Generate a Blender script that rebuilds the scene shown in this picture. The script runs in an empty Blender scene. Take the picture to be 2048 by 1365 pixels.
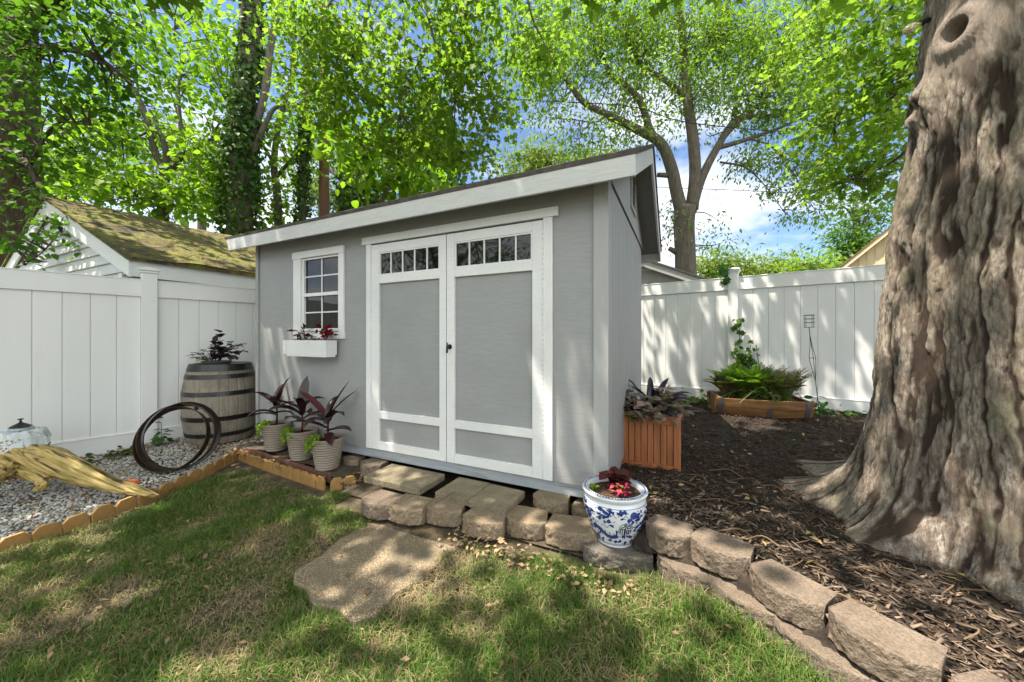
import bpy, math, random
import numpy as np
from mathutils import Vector, Matrix, Euler
random.seed(7); RNG = np.random.default_rng(7)
C = bpy.context.scene.collection
PI = math.pi
# ------------------------------------------------------------------ survey of the yard
# X runs along the shed front, Y away from the viewer, Z up, metres; lawn at z = 0
YAW, EYE, FOC, HOR = 0.445, 1.25, 716.64, 675.04
ca, sa = math.cos(YAW), math.sin(YAW)
def at(px, py, d):
    r = (px - 1024) / FOC * d
    return Vector((r*ca - d*sa, r*sa + d*ca, EYE + (HOR - py)/FOC*d))
def on_z(px, py, z):
    return at(px, py, (EYE - z)*FOC/(py - HOR))
def on_y(px, py, Y):
    u = (px - 1024)/FOC
    return at(px, py, Y/(u*sa + ca))
SUN = Vector((-0.30, -0.25, 1.0)).normalized()      # towards the sun

def ss(a, b, x):
    t = np.clip((x - a)/(b - a), 0, 1); return t*t*(3 - 2*t)
def ground_z(x, y):
    return 0.05*ss(1.0, 2.0, y) + .055*np.exp(-((np.interp(x, WX, WY)-.2-y)/.28)**2)*ss(-.35, .1, x) + 0.012*np.sin(x*1.7 + 1)*np.sin(y*2.1)
# boundary of the raised mulch bed (front of the retaining wall)
WX = np.array([-0.46, -0.25, -0.07, .152, .385, .603, .83, 1.07, 1.6, 2.6, 9.0])
WY = np.array([2.32, 2.10, 2.055, 2.0, 1.804, 1.633, 1.43, 1.2, .75, .3, -1.0])
def wall_y(x): return np.interp(x, WX, WY)
def mulch_z(x, y):
    return 0.21 + 0.09*ss(2.0, 5.5, y) + 0.018*np.sin(x*3.1)*np.sin(y*2.7 + .5)
# front line of the gravel bed edging
EX = np.array([-3.45, -3.584, -3.62, -3.705, -3.86, -4.1]); EY = np.array([-3.0, .599, 1.0, 1.38, 1.75, 2.13])
def edge_x(y): return np.interp(y, EY, EX)

# ------------------------------------------------------------------ mesh helpers
class MB:
    def __init__(s): s.v = []; s.f = []
    def add(s, vs, fs):
        n = len(s.v); s.v += [tuple(p) for p in vs]; s.f += [tuple(i + n for i in q) for q in fs]; return s
    def box(s, x0, x1, y0, y1, z0, z1):
        return s.add([(x0,y0,z0),(x1,y0,z0),(x1,y1,z0),(x0,y1,z0),(x0,y0,z1),(x1,y0,z1),(x1,y1,z1),(x0,y1,z1)],
                     [(0,3,2,1),(4,5,6,7),(0,1,5,4),(1,2,6,5),(2,3,7,6),(3,0,4,7)])
    def prism(s, a, b):                      # two matching polygons joined
        n = len(a)
        return s.add(list(a) + list(b), [tuple(range(n))[::-1], tuple(range(n, 2*n))] + [(i, (i+1) % n, n+(i+1) % n, n+i) for i in range(n)])
    def ext(s, poly, axis, a, b):            # polygon in the two other axes, extruded
        def P(p, t): q = list(p); q.insert(axis, t); return q
        return s.prism([P(p, a) for p in poly], [P(p, b) for p in poly])
    def tube(s, pts, rad, n=8, cap=True):
        pts = [Vector(p) for p in pts]
        if not hasattr(rad, '__len__'): rad = [rad]*len(pts)
        base = len(s.v); up = None; vs = []; fs = []
        for i, p in enumerate(pts):
            t = (pts[min(i+1, len(pts)-1)] - pts[max(i-1, 0)])
            if t.length < 1e-9: t = Vector((0,0,1))
            t.normalize()
            if up is None:
                up = t.cross(Vector((0.3, 1, .2))); 
                if up.length < .1: up = t.cross(Vector((1,0,0)))
            up = (up - t*up.dot(t)).normalized(); w = t.cross(up)
            for k in range(n):
                a = 2*PI*k/n; vs.append(p + (up*math.cos(a) + w*math.sin(a))*rad[i])
        for i in range(len(pts)-1):
            for k in range(n):
                fs.append((i*n+k, i*n+(k+1) % n, (i+1)*n+(k+1) % n, (i+1)*n+k))
        if cap:
            fs.append(tuple(range(n))[::-1]); m = (len(pts)-1)*n; fs.append(tuple(range(m, m+n)))
        return s.add(vs, fs)
    def lathe(s, prof, n=40, c=(0,0,0), close=False):
        vs = []; fs = []
        for r, z in prof:
            for k in range(n):
                a = 2*PI*k/n; vs.append((c[0]+r*math.cos(a), c[1]+r*math.sin(a), c[2]+z))
        m = len(prof)
        for i in range(m if close else m-1):
            j = (i+1) % m
            for k in range(n):
                fs.append((i*n+k, i*n+(k+1) % n, j*n+(k+1) % n, j*n+k))
        return s.add(vs, fs)
def npmesh(name, V, F):
    """V (N,3), F list of (M,k) index arrays"""
    me = bpy.data.meshes.new(name)
    F = [np.asarray(q, dtype=np.int32) for q in F if len(q)]
    me.vertices.add(len(V)); me.vertices.foreach_set('co', np.ascontiguousarray(V, dtype=np.float32).ravel())
    tot = np.concatenate([np.full(len(q), q.shape[1], np.int32) for q in F]); idx = np.concatenate([q.ravel() for q in F])
    st = np.concatenate([[0], np.cumsum(tot)[:-1]]).astype(np.int32)
    me.loops.add(len(idx)); me.loops.foreach_set('vertex_index', idx)
    me.polygons.add(len(tot)); me.polygons.foreach_set('loop_start', st); me.polygons.foreach_set('loop_total', tot)
    me.update(calc_edges=True); me.validate()
    return me
def link(name, me, mat, parent=None, smooth=False, bevel=0, world=True):
    if mat is not None:
        for q in (mat if isinstance(mat, (list, tuple)) else [mat]): me.materials.append(q)
    o = bpy.data.objects.new(name, me); C.objects.link(o)
    if parent is not None:
        o.parent = parent
        if world:
            root = parent; off = Vector(parent.location)
            while root.parent is not None: root = root.parent; off = off + Vector(root.location)
            me.transform(Matrix.Translation(-off))
    if smooth:
        me.polygons.foreach_set('use_smooth', np.ones(len(me.polygons), bool))
        if smooth == 'auto':
            me.set_sharp_from_angle(angle=math.radians(40))
    if bevel:
        m = o.modifiers.new('bevel', 'BEVEL'); m.width = bevel; m.segments = 2; m.limit_method = 'ANGLE'
    return o
def obj(name, mb, mat, parent=None, smooth=False, bevel=0, world=True):
    me = bpy.data.meshes.new(name); me.from_pydata(mb.v, [], mb.f); me.update()
    return link(name, me, mat, parent, smooth, bevel, world)
def tag(o, label=None, cat=None, group=None, kind=None):
    if label: o['label'] = label
    if cat: o['category'] = cat
    if group: o['group'] = group
    if kind: o['kind'] = kind
    return o
def thing(name, label, cat, loc=(0,0,0), group=None, rz=0):
    o = bpy.data.objects.new(name, None); o.location = loc; o.rotation_euler = (0,0,rz); o.empty_display_size = .1; C.objects.link(o)
    return tag(o, label, cat, group)
def smooth_path(pts, n=6):
    """Catmull-Rom through tuples of any length"""
    P = [np.array(p, float) for p in pts]
    if len(P) < 3: 
        return [P[0]*(1-t) + P[-1]*t for t in np.linspace(0, 1, n+1)]
    P = [2*P[0]-P[1]] + P + [2*P[-1]-P[-2]]; out = []
    for i in range(1, len(P)-2):
        for t in np.arange(n)/n:
            a, b, c_, d = P[i-1], P[i], P[i+1], P[i+2]
            out.append(.5*((2*b) + (-a+c_)*t + (2*a-5*b+4*c_-d)*t*t + (-a+3*b-3*c_+d)*t**3))
    out.append(P[-2]); return out

# periodic value noise in numpy (for bark, stones)
def vnoise(x, y, seed=0, px=None):
    r = np.random.default_rng(seed); T = r.random((256, 256))
    xi = np.floor(x).astype(int); yi = np.floor(y).astype(int); fx = x - xi; fy = y - yi
    fx = fx*fx*(3-2*fx); fy = fy*fy*(3-2*fy)
    def g(a, b):
        if px: a = a % px
        return T[a & 255, b & 255]
    return (g(xi,yi)*(1-fx)+g(xi+1,yi)*fx)*(1-fy) + (g(xi,yi+1)*(1-fx)+g(xi+1,yi+1)*fx)*fy

# ------------------------------------------------------------------ materials
def nodes(name):
    m = bpy.data.materials.new(name); m.use_nodes = True; nt = m.node_tree
    return m, nt, nt.nodes['Principled BSDF'], nt.nodes['Material Output']
def N(nt, t, **kw):
    n = nt.nodes.new(t)
    for k, v in kw.items():
        if k.startswith('i_'): n.inputs[k[2:].replace('_', ' ')].default_value = v
        else: setattr(n, k, v)
    return n
def mixc(nt, fac, a, b, mode='MIX'):
    n = nt.nodes.new('ShaderNodeMix'); n.data_type = 'RGBA'; n.blend_type = mode
    for sock, v in ((n.inputs[0], fac), (n.inputs[6], a), (n.inputs[7], b)):
        if hasattr(v, 'is_output'): nt.links.new(v, sock)
        elif isinstance(v, (int, float)): sock.default_value = v
        else: sock.default_value = (*v, 1)
    return n.outputs[2]
def ramp(nt, val, a, b, ca_=(0,0,0), cb_=(1,1,1)):
    n = nt.nodes.new('ShaderNodeValToRGB'); e = n.color_ramp.elements
    e[0].position = a; e[1].position = b; e[0].color = (*ca_, 1); e[1].color = (*cb_, 1)
    nt.links.new(val, n.inputs[0]); return n.outputs[0]
def coords(nt, stretch=(1,1,1), kind='Object', rot=(0,0,0)):
    tc = nt.nodes.new('ShaderNodeTexCoord'); mp = nt.nodes.new('ShaderNodeMapping')
    mp.inputs['Scale'].default_value = stretch; mp.inputs['Rotation'].default_value = rot
    nt.links.new(tc.outputs[kind], mp.inputs[0]); return mp.outputs[0]
def noise(nt, vec, scale, detail=6, rough=.6):
    n = N(nt, 'ShaderNodeTexNoise'); n.inputs['Scale'].default_value = scale; n.inputs['Detail'].default_value = detail; n.inputs['Roughness'].default_value = rough
    nt.links.new(vec, n.inputs['Vector']); return n.outputs[0]
def bump(nt, val, p, strength, dist=.01):
    b = N(nt, 'ShaderNodeBump'); b.inputs['Strength'].default_value = strength; b.inputs['Distance'].default_value = dist
    nt.links.new(val, b.inputs['Height']); nt.links.new(b.outputs[0], p.inputs['Normal'])
def mat(name, a, b=None, scale=4, lo=.35, hi=.65, rough=.6, bmp=0, bscale=60, dist=.004, stretch=(1,1,1), spec=.35, metal=0, c3=None, s3=1.5, lo3=.55, hi3=.7, pit_shade=0):
    m, nt, p, out = nodes(name)
    p.inputs['Roughness'].default_value = rough; p.inputs['Specular IOR Level'].default_value = spec; p.inputs['Metallic'].default_value = metal
    v = coords(nt, stretch)
    if b is None: p.inputs['Base Color'].default_value = (*a, 1)
    else:
        col = mixc(nt, ramp(nt, noise(nt, v, scale), lo, hi), a, b)
        if c3: col = mixc(nt, ramp(nt, noise(nt, v, s3, 8), lo3, hi3), col, c3)
        if pit_shade: col = mixc(nt, 1.0, col, ramp(nt, noise(nt, v, pit_shade, 4, .7), .34, .56, (.58,.55,.52), (1.06,1.06,1.06)), 'MULTIPLY')  # random dark speckle, shade of pits put into the colour
        nt.links.new(col, p.inputs['Base Color'])
    if bmp: bump(nt, noise(nt, v, bscale, 5), p, bmp, dist)
    return m
def leafmat(name, cols, trans=.45, rough=.5, spec=.14, tcol=None):
    m, nt, p, out = nodes(name)
    g = N(nt, 'ShaderNodeNewGeometry'); n = nt.nodes.new('ShaderNodeValToRGB'); e = n.color_ramp.elements
    e[0].color = (*cols[0], 1); e[1].color = (*cols[-1], 1); e[0].position = 0; e[1].position = 1
    for i, c_ in enumerate(cols[1:-1]):
        q = e.new((i+1)/(len(cols)-1)); q.color = (*c_, 1)
    nt.links.new(g.outputs['Random Per Island'], n.inputs[0])
    v = coords(nt); col = mixc(nt, .35, n.outputs[0], mixc(nt, noise(nt, v, 6, 2), (.5,.5,.5), (1.3,1.3,1.2)), 'MULTIPLY')
    nt.links.new(col, p.inputs['Base Color']); p.inputs['Roughness'].default_value = rough; p.inputs['Specular IOR Level'].default_value = spec
    t = N(nt, 'ShaderNodeBsdfTranslucent'); mx = N(nt, 'ShaderNodeMixShader'); mx.inputs[0].default_value = trans
    tc = mixc(nt, 1.0, col, tcol or (1.5,1.6,.55), 'MULTIPLY'); nt.links.new(tc, t.inputs[0])
    nt.links.new(p.outputs[0], mx.inputs[1]); nt.links.new(t.outputs[0], mx.inputs[2]); nt.links.new(mx.outputs[0], out.inputs[0])
    return m
def islandmat(name, cols, rough=.8, bmp=0, bscale=80, spec=.2, stretch=(1,1,1)):
    m, nt, p, out = nodes(name)
    g = N(nt, 'ShaderNodeNewGeometry'); n = nt.nodes.new('ShaderNodeValToRGB'); e = n.color_ramp.elements
    e[0].color = (*cols[0], 1); e[1].color = (*cols[-1], 1); e[0].position = 0; e[1].position = 1
    for i, c_ in enumerate(cols[1:-1]):
        q = e.new((i+1)/(len(cols)-1)); q.color = (*c_, 1)
    nt.links.new(g.outputs['Random Per Island'], n.inputs[0])
    v = coords(nt, stretch); col = mixc(nt, .5, n.outputs[0], mixc(nt, noise(nt, v, 25, 4), (.45,.45,.45), (1.4,1.4,1.4)), 'MULTIPLY')
    nt.links.new(col, p.inputs['Base Color']); p.inputs['Roughness'].default_value = rough; p.inputs['Specular IOR Level'].default_value = spec
    if bmp: bump(nt, noise(nt, v, bscale, 4), p, bmp, .004)
    return m
def siding(name, a, b, vertical=False, streak=None):
    """painted wood-grain siding: fine grain, faint blotches"""
    m, nt, p, out = nodes(name); p.inputs['Roughness'].default_value = .55; p.inputs['Specular IOR Level'].default_value = .3
    st = (3, 3, .35) if vertical else (.35, .35, 3)
    v = coords(nt, st); v0 = coords(nt)
    gr = noise(nt, v, 28, 6, .65)
    col = mixc(nt, ramp(nt, gr, .3, .7), a, b)
    col = mixc(nt, ramp(nt, noise(nt, v0, 1.3, 5), .5, .85), col, tuple(x*.86 for x in a))
    if streak:
        col = mixc(nt, ramp(nt, noise(nt, coords(nt, (14, 14, .5) if vertical else (.8, .8, 12)), 3, 5), .58, .78), col, streak)
    nt.links.new(col, p.inputs['Base Color'])
    bump(nt, gr, p, .35, .004); return m

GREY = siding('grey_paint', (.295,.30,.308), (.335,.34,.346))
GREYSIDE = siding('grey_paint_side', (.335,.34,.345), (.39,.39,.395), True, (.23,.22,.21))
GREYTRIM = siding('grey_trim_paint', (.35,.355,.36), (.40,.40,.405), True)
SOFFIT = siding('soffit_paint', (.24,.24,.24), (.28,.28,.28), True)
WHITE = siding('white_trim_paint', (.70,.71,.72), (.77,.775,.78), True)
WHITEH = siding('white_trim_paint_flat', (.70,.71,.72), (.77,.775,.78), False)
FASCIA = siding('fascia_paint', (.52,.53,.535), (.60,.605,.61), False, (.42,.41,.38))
SKIRT = siding('bare_skirt_paint', (.30,.33,.37), (.40,.43,.46), False, (.15,.16,.13))
VINYL = mat('vinyl', (.73,.735,.745), (.78,.785,.79), scale=1.2, rough=.42, stretch=(2,2,.4), spec=.4, c3=(.62,.62,.60), s3=2.2, lo3=.62, hi3=.85)
GROOVE = mat('vinyl_groove', (.62,.62,.63), rough=.5)
SHINGLE = mat('shingle', (.055,.048,.042), (.10,.09,.08), scale=20, rough=.95, bmp=.6, bscale=80)
BLACK = mat('black_iron', (.012,.012,.013), (.02,.02,.02), rough=.4, spec=.5)
DARK = mat('dark_void', (.012,.011,.010), rough=.9)
def glassmat():
    m, nt, p, out = nodes('window_glass'); p.inputs['Base Color'].default_value = (.006,.007,.007,1); p.inputs['Roughness'].default_value = .03
    p.inputs['Specular IOR Level'].default_value = .45
    bump(nt, noise(nt, coords(nt), 2.5, 1), p, .25, .02); return m
GLASS = glassmat()
# ------------------------------------------------------------------ world, sun, camera
def world():
    w = bpy.data.worlds.new('World'); bpy.context.scene.world = w; w.use_nodes = True; nt = w.node_tree
    bg = nt.nodes['Background']; sky = N(nt, 'ShaderNodeTexSky', sky_type='NISHITA', sun_disc=False)
    sky.sun_elevation = math.asin(SUN.z); sky.sun_rotation = math.atan2(SUN.x, SUN.y) % (2*PI); sky.air_density = 1.0; sky.dust_density = .6; sky.ozone_density = 2.0
    tc = N(nt, 'ShaderNodeTexCoord'); sp = N(nt, 'ShaderNodeSeparateXYZ'); nt.links.new(tc.outputs['Generated'], sp.inputs[0])
    zz = N(nt, 'ShaderNodeMath', operation='MAXIMUM'); nt.links.new(sp.outputs[2], zz.inputs[0]); zz.inputs[1].default_value = 0.0
    za = N(nt, 'ShaderNodeMath', operation='ADD'); nt.links.new(zz.outputs[0], za.inputs[0]); za.inputs[1].default_value = .22
    dv = N(nt, 'ShaderNodeVectorMath', operation='DIVIDE'); cb = N(nt, 'ShaderNodeCombineXYZ')
    for i in range(3): nt.links.new(za.outputs[0], cb.inputs[i])
    nt.links.new(tc.outputs['Generated'], dv.inputs[0]); nt.links.new(cb.outputs[0], dv.inputs[1])
    mp = N(nt, 'ShaderNodeMapping'); nt.links.new(dv.outputs[0], mp.inputs[0]); mp.inputs['Location'].default_value = (3.1, 1.7, 0); mp.inputs['Scale'].default_value = (1,1,.2)
    n1 = noise(nt, mp.outputs[0], 1.15, 7, .58)
    bk = N(nt, 'ShaderNodeVectorMath', operation='DOT_PRODUCT'); nt.links.new(tc.outputs['Generated'], bk.inputs[0]); bk.inputs[1].default_value = (sa*.75, -ca*.75, .66)
    bank = ramp(nt, bk.outputs['Value'], .10, .55)                      # unseen bright fill added behind the viewer to lift the shaded yard
    ad = N(nt, 'ShaderNodeMath', operation='MULTIPLY_ADD'); nt.links.new(bank, ad.inputs[0]); ad.inputs[1].default_value = .22; nt.links.new(n1, ad.inputs[2])
    msk = ramp(nt, ad.outputs[0], .47, .63)
    n2 = noise(nt, mp.outputs[0], 2.3, 5, .6)
    cl = mixc(nt, ramp(nt, n2, .3, .7), CLOUD_LO, CLOUD_HI)
    cl = mixc(nt, bank, cl, FILL_BANK)
    tint = mixc(nt, 1.0, sky.outputs[0], SKYTINT, 'MULTIPLY')
    col = mixc(nt, msk, tint, cl); nt.links.new(col, bg.inputs[0]); bg.inputs[1].default_value = SKY_STR
CLOUD_LO, CLOUD_HI, FILL_BANK, SKYTINT, SKY_STR = (5.2,5.4,5.8), (7.0,7.0,7.1), (9.6,9.8,10.1), (.80,.86,.95), .10
world()
sl = bpy.data.lights.new('sun', 'SUN'); sl.energy = 5.0; sl.angle = math.radians(.55); sl.color = (1, .91, .76)
so = bpy.data.objects.new('sun', sl); so.rotation_euler = SUN.to_track_quat('Z', 'Y').to_euler(); so.location = (-3,-3,12); C.objects.link(so)
cam = bpy.data.cameras.new('camera'); cam.sensor_width = 36; cam.lens = 36*FOC/2048; cam.shift_y = -7.46/2048; cam.clip_end = 2000; cam.clip_start = .05
co = bpy.data.objects.new('camera', cam); co.location = (0,0,EYE); co.rotation_euler = (PI/2, 0, YAW); C.objects.link(co)
sc = bpy.context.scene; sc.camera = co
sc.view_settings.view_transform = 'Standard'; sc.view_settings.look = 'None'; sc.view_settings.exposure = 1.32; sc.view_settings.gamma = 1
sc.cycles.use_denoising = True; sc.cycles.max_bounces = 8; sc.cycles.diffuse_bounces = 4; sc.cycles.transparent_max_bounces = 8
sc.cycles.sample_clamp_indirect = 6
# ------------------------------------------------------------------ leaves
def ortho(ax, nr):
    ax = ax/np.linalg.norm(ax, axis=1, keepdims=True)
    nr = nr - ax*np.sum(ax*nr, axis=1, keepdims=True); nr = nr/(np.linalg.norm(nr, axis=1, keepdims=True) + 1e-9)
    return ax, np.cross(nr, ax), nr
TPL = {
 'oval': (np.array([(0,0,0),(.42,.25,.07),(1,0,-.06),(.42,-.25,.07),(.45,0,0)]), [[(0,4,2,1),(0,3,2,4)]]),
 'broad': (np.array([(0,0,0),(.02,.22,.05),(.3,.42,.1),(.65,.33,.05),(1,0,-.12),(.65,-.33,.05),(.3,-.42,.1),(.02,-.22,.05),(.4,0,0)]), [[(0,8,2,1),(8,4,3,2),(0,7,6,8),(8,6,5,4)]]),
 'maple': (np.array([(0,0,0),(-.05,.28,.03),(.22,.24,.02),(.28,.55,.08),(.5,.38,.04),(.62,.42,.05),(.62,.18,0),(1,0,-.1),(.62,-.18,0),(.62,-.42,.05),(.5,-.38,.04),(.28,-.55,.08),(.22,-.24,.02),(-.05,-.28,.03),(.35,0,-.02)]),
           [[(0,14,2,1),(14,4,3,2),(14,6,5,4),(0,13,12,14),(14,12,11,10),(14,10,9,8)], [(14,7,6),(14,8,7)]]),
 'fold': (np.array([(0,0,0),(.5,.2,.08),(1,0,-.08),(.5,-.2,.08)]), [[(0,3,2,1)]]),
}
def scatter(tpl, pos, ax, nr, size):
    T, Fs = TPL[tpl]; ax, bi, nr = ortho(ax, nr); n = len(pos); size = np.asarray(size).reshape(-1,1,1)*np.ones((n,1,1))
    V = pos[:,None,:] + size*(T[None,:,0,None]*ax[:,None,:] + T[None,:,1,None]*bi[:,None,:] + T[None,:,2,None]*nr[:,None,:])
    k = len(T); off = (np.arange(n)*k)[:,None,None]
    return V.reshape(-1,3), [(np.array(f)[None]+off).reshape(-1, len(f[0])) for f in Fs]
def merge(parts):
    V = []; F = {}; n = 0
    for v, fs in parts:
        V.append(v)
        for q in fs: F.setdefault(q.shape[1], []).append(q + n)
        n += len(v)
    return np.concatenate(V), [np.concatenate(q) for q in F.values()]
def rand_dirs(n, up=0.0, spread=1.0):
    d = RNG.normal(size=(n,3))*spread; d[:,2] += up; return d
class Tree:
    """limbs are tubes; leaves gather in clumps that hang on twigs from the nearest limb"""
    def __init__(s): s.mb = MB(); s.pts = []; s.leaf = []
    def limb(s, pts, n=9, k=5, wob=.0):
        P = smooth_path([tuple(at(*p[:3])) + (p[3],) for p in pts], k)
        if wob: P = [np.array([*(p[:3] + RNG.normal(size=3)*wob*p[3]), p[3]]) for p in P]
        s.mb.tube([p[:3] for p in P], [p[3] for p in P], n); s.pts += [p[:3] for p in P]; return s
    def limbw(s, pts, n=9, k=5):
        P = smooth_path(pts, k); s.mb.tube([p[:3] for p in P], [p[3] for p in P], n); s.pts += [p[:3] for p in P]; return s
    def blob(s, px, py, d, rx, ry, rd, nc, tpl, size, per, cr, shell=.35, droop=.35, up=1.0, twig=True, keep=None, tr=.012):
        c0 = np.array(at(px, py, d)); R = np.array([ca, sa, 0]); D = np.array([-sa, ca, 0]); U = np.array([0,0,1.])
        q = RNG.normal(size=(nc,3)); q /= np.linalg.norm(q, axis=1, keepdims=True); q *= (shell + (1-shell)*RNG.random((nc,1)))**.6
        cc = c0 + q[:,:1]*R*rx*d/FOC + q[:,1:2]*U*ry*d/FOC + q[:,2:]*D*rd
        return s.clumps(cc, tpl, size, per, cr, droop, up, twig, tr)
    def clumps(s, cc, tpl, size, per, cr, droop=.35, up=1.0, twig=True, tr=.012):
        nc = len(cc)
        if nc == 0: return s
        if twig and s.pts:
            L = np.array(s.pts)
            for c_ in cc:
                j = np.argmin(np.sum((L - c_)**2, axis=1)); b = L[j]; m = (b + c_)/2 + RNG.normal(size=3)*.12*np.linalg.norm(c_-b) + np.array([0,0,.08*np.linalg.norm(c_-b)])
                P = smooth_path([b, m, c_], 3); s.mb.tube(P, np.linspace(tr*1.6, tr*.35, len(P)), 4, False)
        n = nc*per; ctr = np.repeat(cc, per, axis=0); o = RNG.normal(size=(n,3))*cr*np.array([1,1,.7]); pos = ctr + o
        ax = o/(np.linalg.norm(o, axis=1, keepdims=True)+1e-6)*.8 + RNG.normal(size=(n,3))*.6; ax[:,2] -= droop
        nr = RNG.normal(size=(n,3))*.55; nr[:,2] += up
        s.leaf.append(scatter(tpl, pos, ax, nr, size*(.65+.7*RNG.random(n)))); return s
    def ivy(s, pts, rad, n, size, tpl='broad'):
        """leaves clothing a trunk"""
        P = np.array([tuple(at(*p)) for p in pts]); t = RNG.random(n)*(len(P)-1); i = np.minimum(t.astype(int), len(P)-2); f = (t-i)[:,None]
        r = np.interp(t, np.arange(len(P)), rad); a = RNG.random(n)*2*PI; lump = .75+.5*vnoise(t*9, a*1.2, 3)
        o = np.stack([np.cos(a), np.sin(a), np.zeros(n)], 1); pos = P[i]*(1-f)+P[i+1]*f + o*(r*lump*(.6+.45*RNG.random(n)))[:,None]
        ax = RNG.normal(size=(n,3))*.5; ax[:,2] -= .7; nr = o + RNG.normal(size=(n,3))*.5; nr[:,2] += .5
        s.leaf.append(scatter(tpl, pos, ax, nr, size*(.6+.7*RNG.random(n)))); return s
    def build(s, name, label, cat, bark, leafm, base, group=None, crown='crown'):
        r = thing(name, label, cat, base, group)
        if s.mb.v: obj('trunk', s.mb, bark, r, smooth=True)
        if s.leaf:
            V, F = merge(s.leaf); link(crown, npmesh('leaves', V, F), leafm, r)
        return r
BARK = mat('bark_grey', (.09,.075,.06), (.17,.145,.12), scale=9, rough=.9, bmp=1, bscale=22, dist=.03, stretch=(3,3,.5))
BARKB = mat('bark_brown', (.07,.05,.037), (.14,.105,.08), scale=9, rough=.9, bmp=1, bscale=16, dist=.04, stretch=(3,3,.5))
L_BIG = leafmat('leaf_bright', [(.08,.17,.018),(.16,.27,.03),(.24,.36,.05),(.12,.22,.025)], .55, tcol=(1.4,1.6,.5))
L_MAP = leafmat('leaf_maple', [(.11,.185,.025),(.19,.275,.04),(.27,.35,.06),(.14,.215,.03)], .60, tcol=(1.2,1.5,.75))
L_SIL = leafmat('leaf_silver', [(.09,.17,.03),(.17,.27,.05),(.25,.35,.08),(.12,.20,.04)], .5, tcol=(1.4,1.6,.5))
L_DRK = leafmat('leaf_dark', [(.045,.11,.022),(.08,.17,.03),(.06,.135,.025),(.12,.23,.04)], .5)
L_IVY = leafmat('leaf_ivy', [(.03,.07,.018),(.055,.115,.026),(.085,.16,.04)], .35, rough=.5)
L_FAR = leafmat('leaf_far', [(.10,.16,.04),(.15,.22,.05),(.20,.27,.07),(.12,.18,.04)], .35)
TIMBER = mat('pole_timber', (.13,.065,.04), (.20,.11,.07), scale=4, rough=.85, bmp=.6, bscale=20, stretch=(4,4,.2))

def gbase(px, d):
    p = at(px, 675, d); return (p.x, p.y, 0)
# --- tree with the thick dark trunk at the left edge
def left_tree():
    t = Tree()
    t.limb([(4,960,13.0*.57,.62),(6,560,7.45,.60),(8,380,7.45,.52),(10,200,7.45,.46),(12,60,7.45,.42),(8,-120,7.45,.38)], 20, 8)
    t.limb([(12,80,7.45,.20),(45,60,7.2,.15),(75,40,6.6,.12),(120,0,6.0,.09),(200,-60,5.6,.07)], 8)
    t.limb([(14,140,7.45,.14),(60,110,7.0,.1),(120,95,6.4,.07),(200,120,6.0,.045),(262,170,5.8,.02)], 7)
    t.limb([(14,300,7.3,.10),(55,330,6.6,.06),(90,390,5.9,.035),(130,450,5.4,.02),(200,460,5.2,.01)], 6)
    t.limb([(130,450,5.4,.012),(90,500,5.2,.009),(50,530,5.1,.006)], 5)
    t.limb([(60,330,6.6,.03),(110,250,6.2,.02),(180,250,6.0,.012)], 5)
    for b in [(120,40,6.2,130,60,.9,32),(230,110,6.0,60,80,.7,15),(70,170,6.6,75,70,.8,19),(150,200,6.2,90,60,.7,14),(40,300,6.4,45,90,.7,15),(110,290,6.2,50,40,.5,6),(250,30,6.3,70,50,.7,9),(20,60,6.6,40,80,.6,15)]:
        t.blob(*b, 'broad', .10, 22, .24)
    for b in [(60,500,5.2,50,28,.3,12),(150,455,5.3,50,26,.3,12),(100,400,5.7,45,30,.4,11),(110,460,5.4,40,30,.3,7),(190,495,5.2,36,16,.2,3),(30,420,6,30,60,.5,6)]:
        t.blob(*b, 'broad', .085, 7, .10)
    return t.build('shade_tree', 'old tree with thick dark trunk at the far left behind the white garage', 'tree', BARKB, L_DRK, gbase(4, 7.45))
left_tree()
# --- slender forked tree with big bright leaves, beyond the mossy roof
def forked_tree():
    t = Tree(); d = 9.6
    t.limb([(328,760,d,.14),(326,440,d,.13),(328,380,d,.12),(330,345,d,.115)], 10)
    t.limb([(330,345,d,.10),(312,310,d,.085),(300,262,d,.075),(283,210,d,.065),(255,160,d,.05),(225,110,d,.04),(205,60,d,.02)], 8)
    t.limb([(332,345,d,.09),(331,300,d,.07),(318,262,d,.05),(300,220,d,.03)], 7)
    t.limb([(334,345,d,.10),(356,322,d,.08),(366,290,d,.07),(360,240,d,.05),(357,180,d,.04),(364,130,d,.03),(345,60,d,.018)], 8)
    t.limb([(360,240,d,.03),(340,180,d,.02),(336,160,d,.012)], 5)
    t.limb([(300,262,d,.03),(255,280,d,.025),(195,262,d,.015),(150,252,d,.01)], 5)
    t.limb([(278,200,d,.03),(272,140,d,.022),(271,60,d,.015)], 5)
    t.limb([(362,320,d,.03),(400,295,d,.02),(425,275,d,.012)], 5)
    t.limb([(326,410,d,.03),(292,405,d-.6,.02),(260,380,d-1,.012)], 5)
    for b in [(150,230,d,70,60,.9,11),(230,200,d,70,70,1.,13),(290,140,d,75,80,1,14),(240,60,d,80,60,1,11),(400,60,d,50,60,1,6),(430,190,d,45,70,1,11),(200,300,d,90,45,1,11),(320,290,d,60,40,1,6),(410,300,d,60,50,1,10),(160,360,d,70,40,1,8)]:
        t.blob(*b, 'broad', .14, 32, .33, droop=.6)
    for b in [(260,385,d-.6,110,36,.6,20),(390,390,d-.6,70,40,.6,13),(200,350,d-.3,60,40,.7,10),(430,340,d-.3,50,40,.6,9)]:
        t.blob(*b, 'broad', .155, 27, .3, droop=.6)
    return t.build('forked_tree', 'slender three-stemmed tree with big bright leaves beyond the mossy roof', 'tree', BARK, L_BIG, gbase(328, d))
forked_tree()
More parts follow.
